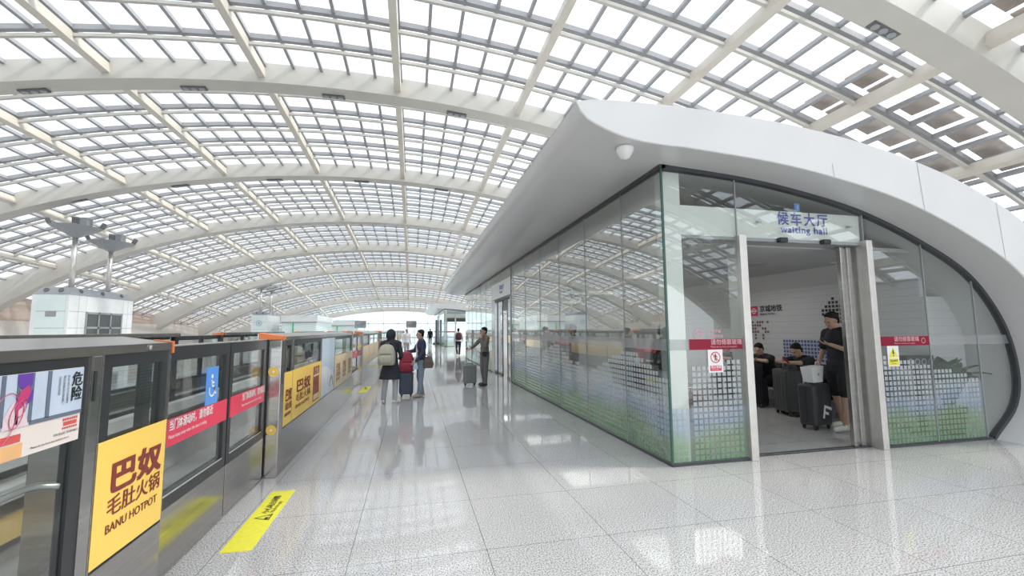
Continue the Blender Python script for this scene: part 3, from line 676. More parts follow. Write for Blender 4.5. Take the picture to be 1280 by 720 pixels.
    for k, (a, b_) in enumerate(zip((ys_ + ys2_), (ys_ + ys2_)[1:])):
        if k == len(ys_) - 1: continue
        i = k if k < len(ys_) - 1 else k - 1
        MB().quad(*[st_(q, w) for q, w in ((b_ - .006, .04), (a + .006, .04), (a + .006, .72 + .1 * sin(k * 1.7)), (b_ - .006, .72 + .1 * sin(k * 1.7 + 1)))]).build('tint_film', F_tint, side[i])
        MB().quad(*[sm_(q, w) for q, w in ((b_ - .006, 1.355), (a + .006, 1.355), (a + .006, 1.495), (b_ - .006, 1.495))]).build('frosted_band', F_frost, side[i])
    for p_, a, b_, m_ in ((p1, 3.30, 4.06, F_redband), (p1, 3.03, 3.295, F_frost), (p3, 6.21, 7.15, F_redband), (p4, 7.17, 8.07, F_frost), (p5, 8.1, 8.72, F_frost)):
        q = MB().quad(*[fm_(u, w) for u, w in ((a, 1.36), (b_, 1.36), (b_, 1.49), (a, 1.49))]).build('red_band' if m_ is F_redband else 'frosted_band', m_, p_)
        if m_ is F_redband and full:
            MB().text('请勿倚靠玻璃', .075, (a + .30, yg0 - .004, 1.425), X, Z, 0, .01).text('Please do not lean on the glass', .03, (a + .30, yg0 - .004, 1.385), X, Z).ring((a + .83 - a, .0), .03, .038, (a, yg0 - .004, 1.427), X, Z).build('band_lettering', mat('band_pink', (.75, .42, .46), .5) if 'band_pink' not in MATS else MATS['band_pink'], q)
    # column and header behind the front glass
    MB().box((3.035, yg0 + .03, .02), (3.285, yg0 + .2, 3.6)).build('column', M_spandrel, t, bevel=.01)
    hd = MB().box((3.285, yg0 + .04, 2.80), (6.12, yg0 + .2, 3.185)).build('header_panel', M_spandrel, t, bevel=.004)
    MB().box((3.285, yg0 + .03, 2.76), (6.12, yg0 + .30, 2.80)).build('door_track', M_kgrey, t)
    MB().box((3.3, yg0 + .2, 0), (3.36, yg0 + .24, 2.78)).build('inner_jamb', M_kgrey, t)
    MB().box((4.07, yg0 - .045, 0), (4.175, yg0 + .20, 2.82)).build('entrance_post', M_steel2, t, bevel=.004)
    MB().box((6.10, yg0 - .06, 0), (6.20, yg0 + .21, 2.82)).build('entrance_post', M_steel2, t, bevel=.004)
    for a in ((5.86, 5.92), (5.98, 6.05)): MB().box((a[0], yg0 + .13, 0), (a[1], yg0 + .19, 2.76)).build('door_leaf_frame', M_steel, t, bevel=.004)
    MB().box((5.92, yg0 + .15, .06), (5.98, yg0 + .165, 2.74)).build('door_leaf_glass', G_hall, t)
    MB().box((4.175, yg0 + .10, 0), (6.10, yg0 + .125, .012)).box((4.175, yg0 + .17, 0), (6.10, yg0 + .195, .012)).build('floor_track', M_gasket, t)
    # side entrance
    a, b_ = yg0 + 8.6, yg0 + 11.3
    MB().box((HX - .02, b_, 0), (HX + .28, b_ + .62, 2.72)).build('side_entrance_post', M_steel, t, bevel=.01)
    MB().box((HX - .02, a - .02, 0), (HX + .1, a + .06, 2.72)).build('side_entrance_post', M_steel, t, bevel=.01)
    MB().box((HX - .01, a, 2.66), (HX + .2, b_, 2.74)).build('side_door_track', M_gasket, t)
    sh = MB().box((HX - .005, a, 2.74), (HX + .1, b_ + .6, 3.30)).build('side_header_panel', M_spandrel, t)
    MB().box((HX - .002, a, 3.30), (HX + .012, b_ + .62, 3.63)).build('glass_panel', G_hall, t)
    for q in ((a + .08, a + 1.0), (b_ - .95, b_ - .02)):
        d_ = MB().box((HX + .10, q[0], .04), (HX + .115, q[1], 2.66)).build('side_door_leaf', G_hall, t)
        MB().box((HX + .09, q[0], 0), (HX + .125, q[0] + .06, 2.66)).box((HX + .09, q[1] - .06, 0), (HX + .125, q[1], 2.66)).box((HX + .09, q[0], 0), (HX + .125, q[1], .08)).build('leaf_frame', M_darkst, d_)
    # interior
    iw = MB().box((7.95, yg0 + .6, 0), (8.05, yg1 - .1, 2.95)).build('interior_wall', M_inwall, t)
    MB().box((7.95, yg0 + .55, 0), (8.72, yg0 + .6, 2.1)).build('interior_side_wall', M_inwall, t)
    cl = MB().box((3.3, yg0 + .3, 2.74), (7.95, yg1 - .1, 2.80)).build('interior_ceiling', M_inceil, t)
    if full:
        for yv in (6.3, 9.8, 13.5, 17): 
            v_ = MB().box((5.6, yv, 2.725), (6.0, yv + 1.3, 2.742)).build('ceiling_vent', M_kgrey, cl)
        for xv in (4.6, 7.1):
            for yv in (6, 8.2, 10.4, 12.6, 15, 18, 21): MB().lathe([(.07, -.012), (.09, 0), (.07, .001)], (xv, yv, 2.74), 14).build('ceiling_light', M_paper, cl)
        for yv in (7.2, 11.5, 16, 20.5):
            la = bpy.data.lights.new('hall_fill_light', 'AREA'); la.shape = 'RECTANGLE'; la.size = 2.4; la.size_y = 1.2; la.energy = 20; la.color = (1, .98, .95)  # fill lamps added under the ceiling to brighten the hall interior
            lo = bpy.data.objects.new('hall_fill_light', la); COL.objects.link(lo); lo.location = (5.6, yv + .9, 2.72); lo.parent = None
        MB().text('候车大厅', .19, (4.74, yg0 + .034, 3.015), X, Z, 0, .018, sx=1.0, space=1.28).text('waiting hall', .128, (4.79, yg0 + .034, 2.895), X, Z, 0, .022, sx=1.12, space=1.16).build('sign_lettering', M_navy_ink, hd)
        q = MB().rect(5.03, 3.20, 5.115, 3.30, (0, yg0 + .03, 0), X, Z, .002).build('number_plate', M_blue, hd); MB().text('1', .09, (5.055, yg0 + .024, 3.218), X, Z, 0, .01).build('plate_number', M_paper, q)
        for x_, z_ in ((4.30, 2.74), (5.0, 2.74)): MB().box((x_ + .40, yg0 - .05, z_ + .005), (x_ + .52, yg0 + .03, z_ + .07)).build('door_sensor', M_black, t, bevel=.012)
        for x_ in (4.42, 5.90): MB().tube([(x_, yg0 + .04, 3.02), (x_, yg0 - .03, 3.0), (x_ - .03, yg0 - .05, 3.0)], .014, 8).build('glass_clamp', M_steel, t)
        # stickers on the panes
        q = MB().rect(3.55, 1.08, 3.76, 1.36, (0, yg0 - .004, 0), X, Z, .002).build('no_leaning_sticker', M_paper, p1)
        mb = MB(); c_ = V((3.655, yg0 - .0075, 1.265)); mb.ring((0, 0), .058, .070, c_, X, Z, 26); mb.poly([(-.05, .042), (-.042, .05), (.05, -.042), (.042, -.05)], c_, X, Z); mb.rect(3.575, 1.10, 3.735, 1.165, (0, yg0 - .0065, 0), X, Z, .001)
        mb.build('sticker_red_pattern', M_red, q)
        mb = MB(); mb.ring((0, .038), 0, .009, c_, X, Z, 10); mb.poly([(-.012, .027), (.012, .027), (.010, -.01), (.016, -.045), (.006, -.045), (0, -.015), (-.006, -.045), (-.016, -.045), (-.010, -.01)], c_ + Y * .001, X, Z).poly([(-.012, .025), (-.032, .0), (-.026, -.004), (-.008, .016)], c_ + Y * .001, X, Z).poly([(.012, .025), (.032, .0), (.026, -.004), (.008, .016)], c_ + Y * .001, X, Z); mb.build('sticker_pictogram', M_ink, q)
        MB().text('禁止倚靠', .036, (3.585, yg0 - .009, 1.134), X, Z, 0, .012).text('Do not lean', .02, (3.60, yg0 - .009, 1.112), X, Z).build('sticker_lettering', M_paper, q)
        q = MB().rect(6.37, 1.08, 6.57, 1.36, (0, yg0 - .004, 0), X, Z, .002).build('warning_sticker', M_paper, p3)
        MB().poly([(6.385, 1.205), (6.555, 1.205), (6.47, 1.345)], (0, yg0 - .007, 0), X, Z).rect(6.385, 1.095, 6.555, 1.185, (0, yg0 - .006, 0), X, Z, .001).build('sticker_yellow_marks', M_matyel, q)
        mb = MB().text('当心夹手', .034, (6.40, yg0 - .009, 1.145), X, Z, 0, .01).text('Caution', .026, (6.425, yg0 - .009, 1.112), X, Z); mb.poly([(6.455, 1.25), (6.485, 1.25), (6.475, 1.31), (6.462, 1.31)], (0, yg0 - .009, 0), X, Z).ring((6.47, 1.229), 0, .011, (0, yg0 - .009, 0), X, Z, 10); mb.build('sticker_lettering', M_ink, q)
        MB().ring((3.44, 1.55), .052, .060, (0, yg0 - .004, 0), X, Z, 24).text('禁', .075, (3.404, yg0 - .004, 1.525), X, Z).text('请勿停留', .05, (3.56, yg0 - .004, 1.57), X, Z).text('请随身物品', .045, (3.56, yg0 - .004, 1.51), X, Z).build('etched_lettering', MATS['band_pink'], p1)
        # printed logo and mosaic maps on the interior wall; read from -X, so the text runs towards -Y
        xw = 7.944
        lg = MB().rect(-8.95, 1.90, -8.72, 2.13, (xw, 0, 0), -Y, Z, .002).build('wall_logo', M_red, iw)
        MB().ring((-8.835, 2.015), .045, .065, (xw - .004, 0, 0), -Y, Z, 18).rect(-8.93, 2.0, -8.74, 2.03, (xw - .003, 0, 0), -Y, Z, .001).build('logo_mark', M_paper, lg)
        MB().text('京城地铁', .16, (xw, 8.66, 2.0), -Y, Z, 0, .02).text('BEIJING METRO', .065, (xw, 8.66, 1.91), -Y, Z, 0, .01).build('wall_lettering', M_ink, iw)
        rg = random.Random(11)
        def wall_dots(yc, zc_, w, h, m_, name, keep):
            mb = MB()
            for i in range(int(w / .075)):
                for j in range(int(h / .075)):
                    if keep(i / (w / .075), j / (h / .075)): mb.rect(-(yc + w / 2) + .075 * i, zc_ - h / 2 + .075 * j, -(yc + w / 2) + .075 * i + .052, zc_ - h / 2 + .075 * j + .052, (xw, 0, 0), -Y, Z, .001)
            mb.build(name, m_, iw)
        wall_dots(6.85, 1.85, .9, .75, M_ink, 'mosaic_tile_map_dark', lambda u, v: (u + (1 - v) * .9 > .55 and v > u * .55 - .1 and abs(v - (1.05 - u * .9)) < .33))
        wall_dots(8.75, 1.60, .8, .5, mat('map_red', (.22, .10, .10), .5), 'mosaic_tile_map_red', lambda u, v: rg.random() < .75 - u * .5)
        wall_dots(7.2, 1.18, 1.7, .5, mat('map_blue', (.08, .14, .36), .5), 'mosaic_tile_map_blue', lambda u, v: v < .9 - .3 * u or u < .6)
        MB().lathe([(.0, 0), (.10, -.0), (.10, -.03), (.08, -.07), (.055, -.12), (.0, -.14)][::-1], (2.36, 4.42, 3.70), 20).build('dome_camera', M_paper, t, smooth=True)
        q = MB().text('候车大厅', .18, (HX - .009, b_ - .95, 3.03), -Y, Z, 0, .02).text('waiting hall', .11, (HX - .009, b_ - .95, 2.90), -Y, Z, 0, .015).build('sign_lettering', M_navy_ink, sh)
    return t
h1 = hall(4.2, 25.8, 4.74, 25.3, 'large white curved waiting hall with glass walls at the open front doors', True)
h2 = hall(42.5, 62.5, 43.0, 62.0, 'small distant white waiting hall with a greenish glass front', False)

# ------------------------------------------------------------------ kiosks and masts on the opposite platform
def kiosk(x0, x1, y0, y1, label, logo):
    t = thing('air_supply_kiosk', ((x0 + x1) / 2, (y0 + y1) / 2, 0), label, 'kiosk')
    H_ = 3.8; g = .012
    MB().box((x0 + .03, y0 + .03, 0), (x1 - .03, y1 - .03, H_ - .02)).build('core', M_kgrey, t)
    mb = MB(); rows = [0, .95, 1.9, 2.85, H_]
    cols = [y0, y0 + .75, y0 + 1.35, y1 - 1.05, y1 - .55, y1]
    for i in range(4):
        for a, b_ in zip(cols, cols[1:]):
            if not logo and a > y0 + 1 and b_ < y1 - .6 and i in (1, 2): continue
            mb.box((x1 - .04, a + g, rows[i] + g), (x1, b_ - g, rows[i + 1] - g))
    mb.build('side_cladding', M_kwhite, t)
    mb = MB()
    for i in range(4): mb.box((x0 + .2, y0, rows[i] + g), (x1 - .16, y0 + .04, rows[i + 1] - g))
    mb.build('end_cladding', M_pale, t)
    mb = MB()
    for a, b_ in ((x0, x0 + .2), (x1 - .16, x1)): mb.box((a + g, y0 - .01, g), (b_ - .002, y0 + .05, H_ - g))
    mb.build('corner_strip', M_kwhite, t)
    cx, cyy = (x0 + x1) / 2, (y0 + y1) / 2; q = .28
    mb = MB().loft([[V((x0, y0, H_)), V((x1, y0, H_)), V((x1, y1, H_)), V((x0, y1, H_))], [V((x0 + .25, y0 + .3, H_ + .44)), V((x1 - .25, y0 + .3, H_ + .44)), V((x1 - .25, y1 - .3, H_ + .44)), V((x0 + .25, y1 - .3, H_ + .44))]])
    cap_ = mb.build('sloped_cap', M_kgrey, t)
    def nozzle(p, n_):
        o = MB().lathe([(.0, .015), (.085, .015), (.085, .025), (.125, .03), (.125, .0)][::-1], (0, 0, 0), 16).build('air_nozzle', M_darkst, cap_, world=False)
        o.matrix_local = Matrix.Translation(V(p) - WORLD[t.name]) @ V(n_).to_track_quat('Z', 'Y').to_matrix().to_4x4()
    for a in (.30, .70): nozzle((x0 + (x1 - x0) * a, y0 + .15, H_ + .26), (0, -.86, .5))
    for a in (.18, .5, .82): nozzle((x1 - .125, y0 + (y1 - y0) * a, H_ + .26), (.9, 0, .43))
    if logo:
        mb = MB().ring((0, 0), .30, .38, (cx, y0 - .012, 2.7), X, Z, 28); mb.rect(-.05, -.2, .05, .2, (cx, y0 - .012, 2.7), X, Z, .002); mb.rect(-.2, -.05, .2, .05, (cx, y0 - .012, 2.7), X, Z, .002); mb.build('round_emblem', mat('emblem_blue', (.35, .50, .68), .5), t)
    else:
        MB().box((cx - .2, y0 - .015, 2.55), (cx + .3, y0 + .0, 2.85)).build('notice_plate', M_kgrey, t)
        a, b_ = y0 + 1.42, y1 - 1.12; mb = MB()
        for k in range(4): yy = a + (b_ - a) * k / 3; mb.box((x1 - .05, yy - .06, .95), (x1 + .02, yy + .06, 2.87))
        for z in (.98, 1.92, 2.80): mb.box((x1 - .05, a, z - .06), (x1 + .02, b_, z + .06))
        w = mb.build('window_frame', M_kgrey, t); MB().box((x1 - .04, a, .98), (x1 - .02, b_, 2.82)).build('window_pane', mat('kiosk_pane_dark', (.10, .11, .11), .08), w)
    return t
kiosk(-20.75, -19.0, 29.6, 35.4, 'pale grey-green kiosk with a six-pane window under the uplight masts', False)
kiosk(-20.9, -19.0, 64.2, 70.0, 'white kiosk with a blue round emblem farther along the opposite platform', True)
def mast(x, y, z0, label, s=1., zt=7.25):
    t = thing('uplight_mast', (x, y, z0), label, 'light mast')
    MB().tube([(x, y, z0), (x, y, zt)], .13 * s, 12).build('pole', M_steel2, t, smooth=True)
    MB().lathe([(.12, 0), (.2, .06), (1.14 * s, .60), (1.18 * s, .64), (1.1 * s, .65), (.1, .3)], (x, y, zt - .02), 32).build('reflector_dish', M_kgrey, t)
    for a in (205, 25, 300):
        p = V((x + 1.1 * s * cos(R_(a)), y + 1.1 * s * sin(R_(a)), zt + .72))
        o = MB().box((-.1, -.16, -.05), (.12, .16, .3)).build('floodlight', M_darkst, t, bevel=.02, world=False); o.matrix_local = Matrix.Translation(p - WORLD[t.name]) @ Matrix.Rotation(R_(a), 4, 'Z') @ Matrix.Rotation(R_(25), 4, 'Y')
    MB().box((x + .25, y - .4, zt + .62), (x + .75, y + .1, zt + 1.15)).build('control_box', M_kgrey, t, bevel=.02)
    return t
mast(-19.55, 30.5, 4.245, 'tall uplight mast with a wide dish on the near end of the windowed kiosk')
mast(-19.75, 34.0, 4.245, 'uplight mast with a wide dish on the far end of the windowed kiosk', 1., 7.0)
mast(-20.2, 65.3, 4.245, 'distant uplight mast on the near end of the emblem kiosk')
mast(-20.0, 69.0, 4.245, 'distant uplight mast on the far end of the emblem kiosk')
def far_block(x0, x1, y0, y1, h, label):
    t = thing('platform_building', ((x0 + x1) / 2, y0, 0), label, 'building')
    MB().box((x0, y0, 0), (x1, y1, h)).build('body', M_pale, t)
    MB().box((x0 - .15, y0 - .15, h), (x1 + .15, y1, h + .9)).build('parapet', M_kwhite, t)
    MB().box((x0 - .05, y0 - .1, h - .12), (x1 + .05, y0, h)).build('shadow_gap', M_kgrey, t)
    MB().box((x0 + (x1 - x0) * .30, y0 - .06, 1.0), (x0 + (x1 - x0) * .34, y0 - .02, h - .15)).build('green_strip', mat('sign_green', (.10, .62, .30), .5) if 'sign_green' not in MATS else MATS['sign_green'], t)
    return t
far_block(-17.6, -13.2, 66.0, 78, 2.9, 'pale green low building with a bright green strip on the opposite platform')
far_block(-15.0, -9.6, 84.0, 94, 2.6, 'fainter pale green low building behind the green-striped one')
# hanging information screens and a stanchion far along the platform
def info_screen(x, y, label):
    t = thing('information_screen', (x, y, 0), label, 'screen')
    MB().box((x - .68, y - .09, 1.95), (x + .68, y + .09, 2.85)).build('casing', M_kgrey, t, bevel=.03)
    MB().box((x - .62, y - .1, 2.0), (x + .62, y - .085, 2.8)).build('display', mat('screen_grey', (.30, .31, .32), .2, var=.35, scale=3) if 'screen_grey' not in MATS else MATS['screen_grey'], t)
    for q in (-.5, .5): MB().tube([(x + q, y, 0), (x + q, y, 1.96)], .035, 8).build('leg', M_steel2, t)
    return t
info_screen(-6.4, 58, 'grey information screen on legs above the far end of the platform screens')
info_screen(-.15, 60, 'grey information screen on legs above the distant people in the walkway')
t = thing('sign_post', (2.75, 52, 0), 'slim dark post on a round foot before the distant hall', 'post')
MB().lathe([(.42, 0), (.42, .05), (.36, .12), (.1, .16)], (2.75, 52, 0), 20).build('foot', M_darkst, t); MB().tube([(2.75, 52, .1), (2.75, 52, 2.75)], .10, 10).build('pole', M_darkst, t); MB().box((2.65, 51.9, 2.7), (2.85, 52.1, 2.8)).build('cap', M_darkst, t)

# ------------------------------------------------------------------ luggage, benches, plants
def rbox(mb, a, b, r=.04, n=4):
    "box standing up with rounded vertical corners"
    (x0, y0, z0), (x1, y1, z1) = a, b; ring = []
    for cx, cyy, a0 in ((x1 - r, y1 - r, 0), (x0 + r, y1 - r, 90), (x0 + r, y0 + r, 180), (x1 - r, y0 + r, 270)):
        for k in range(n + 1): q = R_(a0 + 90 * k / n); ring.append((cx + r * cos(q), cyy + r * sin(q)))
    cxm, cym = (x0 + x1) / 2, (y0 + y1) / 2; sh = lambda z, f: [V((cxm + (p[0] - cxm) * f, cym + (p[1] - cym) * f, z)) for p in ring]
    e = r * .6
    return mb.loft([sh(z0, .86), sh(z0 + e * .4, .96), sh(z0 + e, 1), sh(z1 - e, 1), sh(z1 - e * .4, .96), sh(z1, .86)])
def suitcase(loc, rz, w, d, h, m, label, ribs=0, handle=0., group=None):
    t = thing('suitcase', loc, label, 'suitcase', group, rz)
    mb = MB(); rbox(mb, (-w / 2, -d / 2, .07), (w / 2, d / 2, h), .05); mb.build('shell', m, t, smooth=False, bevel=.006, world=False)
    if ribs:
        for s_ in (-1, 1):
          mb = MB()
          for k in range(ribs):
            x = -w / 2 + .07 + (w - .14) * k / (ribs - 1); mb.box((x - .010, s_ * d / 2 - .004, .14), (x + .010, s_ * d / 2 + .006, h - .08))
          mb.build('moulded_ridges', m, t, bevel=.003, world=False)
    MB().box((-w / 2 - .004, -.007, .12), (w / 2 + .004, .007, h - .06)).build('zip', M_black, t, world=False)
    for a in (-1, 1):
        for b_ in (-1, 1):
            o = MB().lathe([(.022, -.011), (.026, -.008), (.026, .008), (.022, .011)], (0, 0, 0), 14).build('wheel', M_black, t, world=False); o.matrix_local = Matrix.Translation((a * (w / 2 - .055), b_ * (d / 2 - .05), .0265)) @ Matrix.Rotation(R_(90), 4, 'Y')
            MB().box((a * (w / 2 - .055) - .022, b_ * (d / 2 - .05) - .02, .04), (a * (w / 2 - .055) + .022, b_ * (d / 2 - .05) + .02, .085)).build('wheel_fork', M_black, t, world=False)
    MB().tube([(-.10, 0, h - .005), (-.09, 0, h + .028), (.09, 0, h + .028), (.10, 0, h - .005)], .011, 8).build('top_grip', M_black, t, world=False)
    if handle:
        for a in (-.075, .075): MB().tube([(a, d / 2 - .03, h - .01), (a, d / 2 - .03, handle)], .011, 8).build('handle_rod', M_steel2, t, world=False)
        MB().tube([(-.10, d / 2 - .03, handle), (.10, d / 2 - .03, handle)], .021, 8).build('handle_grip', M_black, t, world=False)
    return t
M_scgrey = mat('suitcase_grey', (.20, .22, .215), .35); M_scnavy = mat('suitcase_navy', (.055, .075, .12), .5); M_scblack = mat('suitcase_black', (.028, .028, .032), .45); M_scdark = mat('suitcase_charcoal', (.045, .046, .05), .4)
suitcase((-.13, 11.2, 0), R_(6), .33, .24, .60, M_scnavy, 'navy upright suitcase with a red backpack on top between two people', 0, 1.06)
suitcase((1.66, 12.9, 0), R_(4), .38, .24, .60, M_scgrey, 'grey ribbed cabin suitcase held by its raised handle beside the phoning man', 7, 1.06)
c1 = suitcase((6.97, 7.98, 0), R_(80), .54, .30, .88, M_scblack, 'black suitcase under the folded arms of the seated man beside the logo wall')
c2 = suitcase((6.90, 6.96, 0), R_(78), .48, .30, .84, M_scdark, 'charcoal suitcase under the phone of the seated man in the middle', 5)
c3 = suitcase((6.385, 5.93, 0), R_(12), .44, .28, .71, M_scdark, 'dark suitcase with a white taped F standing inside the open doors', 3, .98)
mb = MB(); o_ = V((0, -.146, .20)); F = ((-.02, -.02, .045, .16, -.22), (.0, .13, .17, .19, .12), (.02, .06, .11, .10, .1))
mb.poly([(-.06, -.01), (-.02, -.02), (.035, .18), (-.005, .19)], o_, X, Z, .002); mb.poly([(.0, .19), (.19, .135), (.175, .09), (.02, .145)], o_, X, Z, .002); mb.poly([(.0, .095), (.10, .062), (.09, .022), (-.01, .055)], o_, X, Z, .002); mb.build('white_tape_letter', M_paper, c3, world=False)
# white paper carrier on the taped suitcase
t = thing('paper_carrier', (6.36, 5.91, .74), 'white paper carrier bag standing on the suitcase with the taped F', 'bag', None, R_(12))
MB().loft([[V((-.12, -.08, 0)), V((.12, -.08, 0)), V((.12, .08, 0)), V((-.12, .08, 0))], [V((-.17, -.09, .24)), V((.15, -.09, .26)), V((.15, .09, .26)), V((-.17, .09, .24))]]).build('bag_body', M_paper, t, world=False)
MB().ring((0, .13), .012, .02, (0, -.0925, 0), X, Z, 12).build('printed_mark', M_ink, t, world=False)
MB().tube([(-.07, -.085, .25), (-.05, -.085, .33), (.04, -.085, .33), (.06, -.085, .255)], .004, 6).build('cord_handle', M_paper, t, world=False)
def backpack(loc, rz, w, d, h, m, label, tilt=0., trim=None):
    t = thing('backpack', loc, label, 'backpack', None, rz); t.rotation_euler.x = tilt
    mb = MB(); rings = []
    for z, fw, fd in ((0, .72, .6), (.04, .9, .9), (.12, 1, 1), (.45, 1, .95), (.7, .92, .8), (.88, .74, .62), (.97, .5, .4), (1, .25, .2)):
        rings.append([V((w / 2 * fw * (abs(cos(q)) ** .55) * (1 if cos(q) >= 0 else -1), d / 2 * fd * (abs(sin(q)) ** .6) * (1 if sin(q) >= 0 else -1), z * h)) for q in [2 * pi * k / 24 for k in range(24)]])
    mb.loft(rings); mb.build('pack_body', m, t, smooth=True, world=False)
    mb = MB(); rings = []
    for z, f in ((.10, .7), (.14, .95), (.32, 1), (.42, .95), (.46, .6)):
        rings.append([V((w * .40 * f * (abs(cos(q)) ** .5) * (1 if cos(q) >= 0 else -1), -d * .42 + d * .22 * f * (abs(sin(q)) ** .6) * (1 if sin(q) >= 0 else -1), z * h)) for q in [2 * pi * k / 20 for k in range(20)]])
    mb.loft(rings); mb.build('front_pocket', m, t, smooth=True, world=False)
    MB().tube([(-w * .47, -d * .12, h * .52), (-w * .3, -d * .47, h * .53), (0, -d * .52, h * .535), (w * .3, -d * .47, h * .53), (w * .47, -d * .12, h * .52)], .008, 6).build('zip', trim or M_black, t, world=False)
    MB().tube([(-.045, d * .1, h * .96), (-.04, d * .1, h * 1.05), (.04, d * .1, h * 1.05), (.045, d * .1, h * .96)], .010, 6).build('grab_loop', trim or M_black, t, world=False)
    for s_ in (-1, 1): MB().tube([(s_ * w * .25, d * .34, h * .9), (s_ * w * .30, d * .62, h * .86), (s_ * w * .36, d * .75, h * .6), (s_ * w * .38, d * .6, h * .3), (s_ * w * .36, d * .38, h * .14)], .014, 8).build('strap', trim or M_black, t, world=False)
    return t
M_khaki = mat('khaki_canvas', (.47, .44, .34), .8, var=.08, scale=20); M_redbag = mat('red_fabric', (.32, .03, .06), .7, var=.12, scale=10); M_bag = mat('bag_brown', (.14, .11, .095), .6); M_blackbag = mat('bag_black', (.02, .02, .024), .6)
backpack((-.13, 11.13, .602), R_(2), .36, .24, .50, M_redbag, 'red backpack standing on the navy suitcase', 0, M_redbag)
backpack((7.62, 7.45, .46), R_(-90), .38, .24, .46, M_blackbag, 'black backpack with a loop handle on the bench between two seated men')
backpack((7.62, 6.36, .46), R_(-90), .40, .26, .44, M_blackbag, 'black bag on the bench behind the paper carrier and standing man')
def bench(x, y0, n_, facing, label, m=None, group=None):
    t = thing('waiting_bench', (x, y0, 0), label, 'bench', group); s_ = facing; L = .56 * n_
    MB().box((x - .04, y0, .30), (x + .04, y0 + L, .36)).build('beam', M_steel, t, bevel=.006)
    for q in (y0 + .3, y0 + L - .3):
        MB().box((x - .03, q - .03, .03), (x + .03, q + .03, .31)).box((x - .28, q - .03, 0), (x + .28, q + .03, .035)).build('leg', M_steel, t, bevel=.005)
    for k in range(n_):
        a, b_ = y0 + .56 * k + .03, y0 + .56 * k + .53
        MB().loft([[V((x + s_ * -.24, y, .37)), V((x + s_ * .24, y, .39)), V((x + s_ * .24, y, .45)), V((x + s_ * -.24, y, .43))] for y in (a, b_)]).build('seat', m or M_blackbag, t, bevel=.015)
        MB().loft([[V((x - s_ * .25, y, .45)), V((x - s_ * .20, y, .45)), V((x - s_ * .31, y, .90)), V((x - s_ * .35, y, .90))] for y in (a, b_)]).build('backrest', m or M_blackbag, t, bevel=.012)
    for k in range(n_ + 1): 
        y = y0 + .56 * k
        MB().tube([(x + s_ * .22, y, .34), (x + s_ * .22, y, .62), (x - s_ * .22, y, .62)], .014, 8).build('armrest', M_steel, t)
    return t
bench(7.52, 5.75, 7, -1, 'black row of seats along the lined wall behind the seated men')
M_seatbr = mat('seat_brown', (.18, .11, .085), .6)
bench(4.75, 6.6, 5, 1, 'dark brown row of seats inside the hall along the side glass', M_seatbr)
# things behind the right front panes
t = thing('dial_box', (7.68, 5.25, 0), 'black stand with a row of four round dials behind the front glass', 'stand')
MB().box((7.38, 5.22, .98), (7.94, 5.33, 1.18)).build('dial_panel', M_black, t, bevel=.01); MB().box((7.62, 5.23, 0), (7.70, 5.31, .985)).build('pillar_leg', M_black, t); MB().box((7.48, 5.14, 0), (7.84, 5.32, .03)).build('foot', M_black, t)
for k in range(4): MB().ring((7.46 + .133 * k, 1.08), .035, .052, (0, 5.215, 0), X, Z, 18).build('dial_ring', M_kgrey, t)
M_leaf = mat('leaf_green', (.035, .09, .03), .45, var=.3)
def plant(loc, label, seed, n_=16, s=1.):
    t = thing('potted_plant', loc, label, 'plant'); rg = random.Random(seed)
    MB().lathe([(.11 * s, 0), (.15 * s, .30 * s), (.16 * s, .31 * s), (.145 * s, .32 * s), (.13 * s, .28 * s), (0, .27 * s)], (0, 0, 0), 18).build('pot', M_seatbr, t, world=False)
    mb = MB()
    for k in range(n_):
        a = 2 * pi * k / n_ * 2.4 + rg.random(); L = (.26 + .2 * rg.random()) * s; el = R_(25 + 50 * rg.random()); d_ = V((cos(a) * cos(el), sin(a) * cos(el), sin(el))); sd = d_.cross(Z).normalized(); base = V((0, 0, .28 * s)); pts = []
        for i in range(7): u = i / 6; c_ = base + d_ * (L * u) + Z * (-.35 * L * u * u) + Z * (.35 * s * min(1, u * 2)); w = .075 * s * sin(pi * min(1, .12 + u * .88)) + .004; pts.append((c_ - sd * w, c_ + Z * (.012 * s), c_ + sd * w))
        vs = [p for q in pts for p in q]; mb.add(vs, [f for i in range(6) for f in ((3 * i, 3 * i + 1, 3 * i + 4, 3 * i + 3), (3 * i + 1, 3 * i + 2, 3 * i + 5, 3 * i + 4))])
    mb.build('foliage', M_leaf, t, world=False)
    return t
plant((8.02, 5.13, 0), 'dark green broad-leaved plant in a brown pot behind the front glass', 3, 30, 1.3)


# ------------------------------------------------------------------ people
def blob(name, prims, m, parent, vox=.009, smooth_it=3):
    "closed shapes fused into one continuous skin"
    mb = MB()
    for p in prims:
        if p[0] == 'c': mb.cap(p[1], p[2], p[3], p[4], 12)
        elif p[0] == 'l': mb.loft(p[1])
        else: mb.ell(p[1], p[2], p[3] if len(p) > 3 else None, 18, 12)
    me = bpy.data.meshes.new('tmp'); me.from_pydata([tuple(v) for v in mb.v], [], mb.f)
    o = bpy.data.objects.new('tmp', me); COL.objects.link(o)
    r = o.modifiers.new('r', 'REMESH'); r.mode = 'VOXEL'; r.voxel_size = vox
    s = o.modifiers.new('s', 'SMOOTH'); s.iterations = smooth_it; s.factor = .5
    res = bpy.data.meshes.new_from_object(o.evaluated_get(bpy.context.evaluated_depsgraph_get()))
    bpy.data.objects.remove(o); bpy.data.meshes.remove(me)
    res.materials.clear(); res.materials.append(m); res.polygons.foreach_set('use_smooth', [True] * len(res.polygons)); res.name = name
    o = bpy.data.objects.new(name, res); COL.objects.link(o)
    if parent is not None: o.parent = parent; WORLD[o.name] = V((0, 0, 0))
    return o
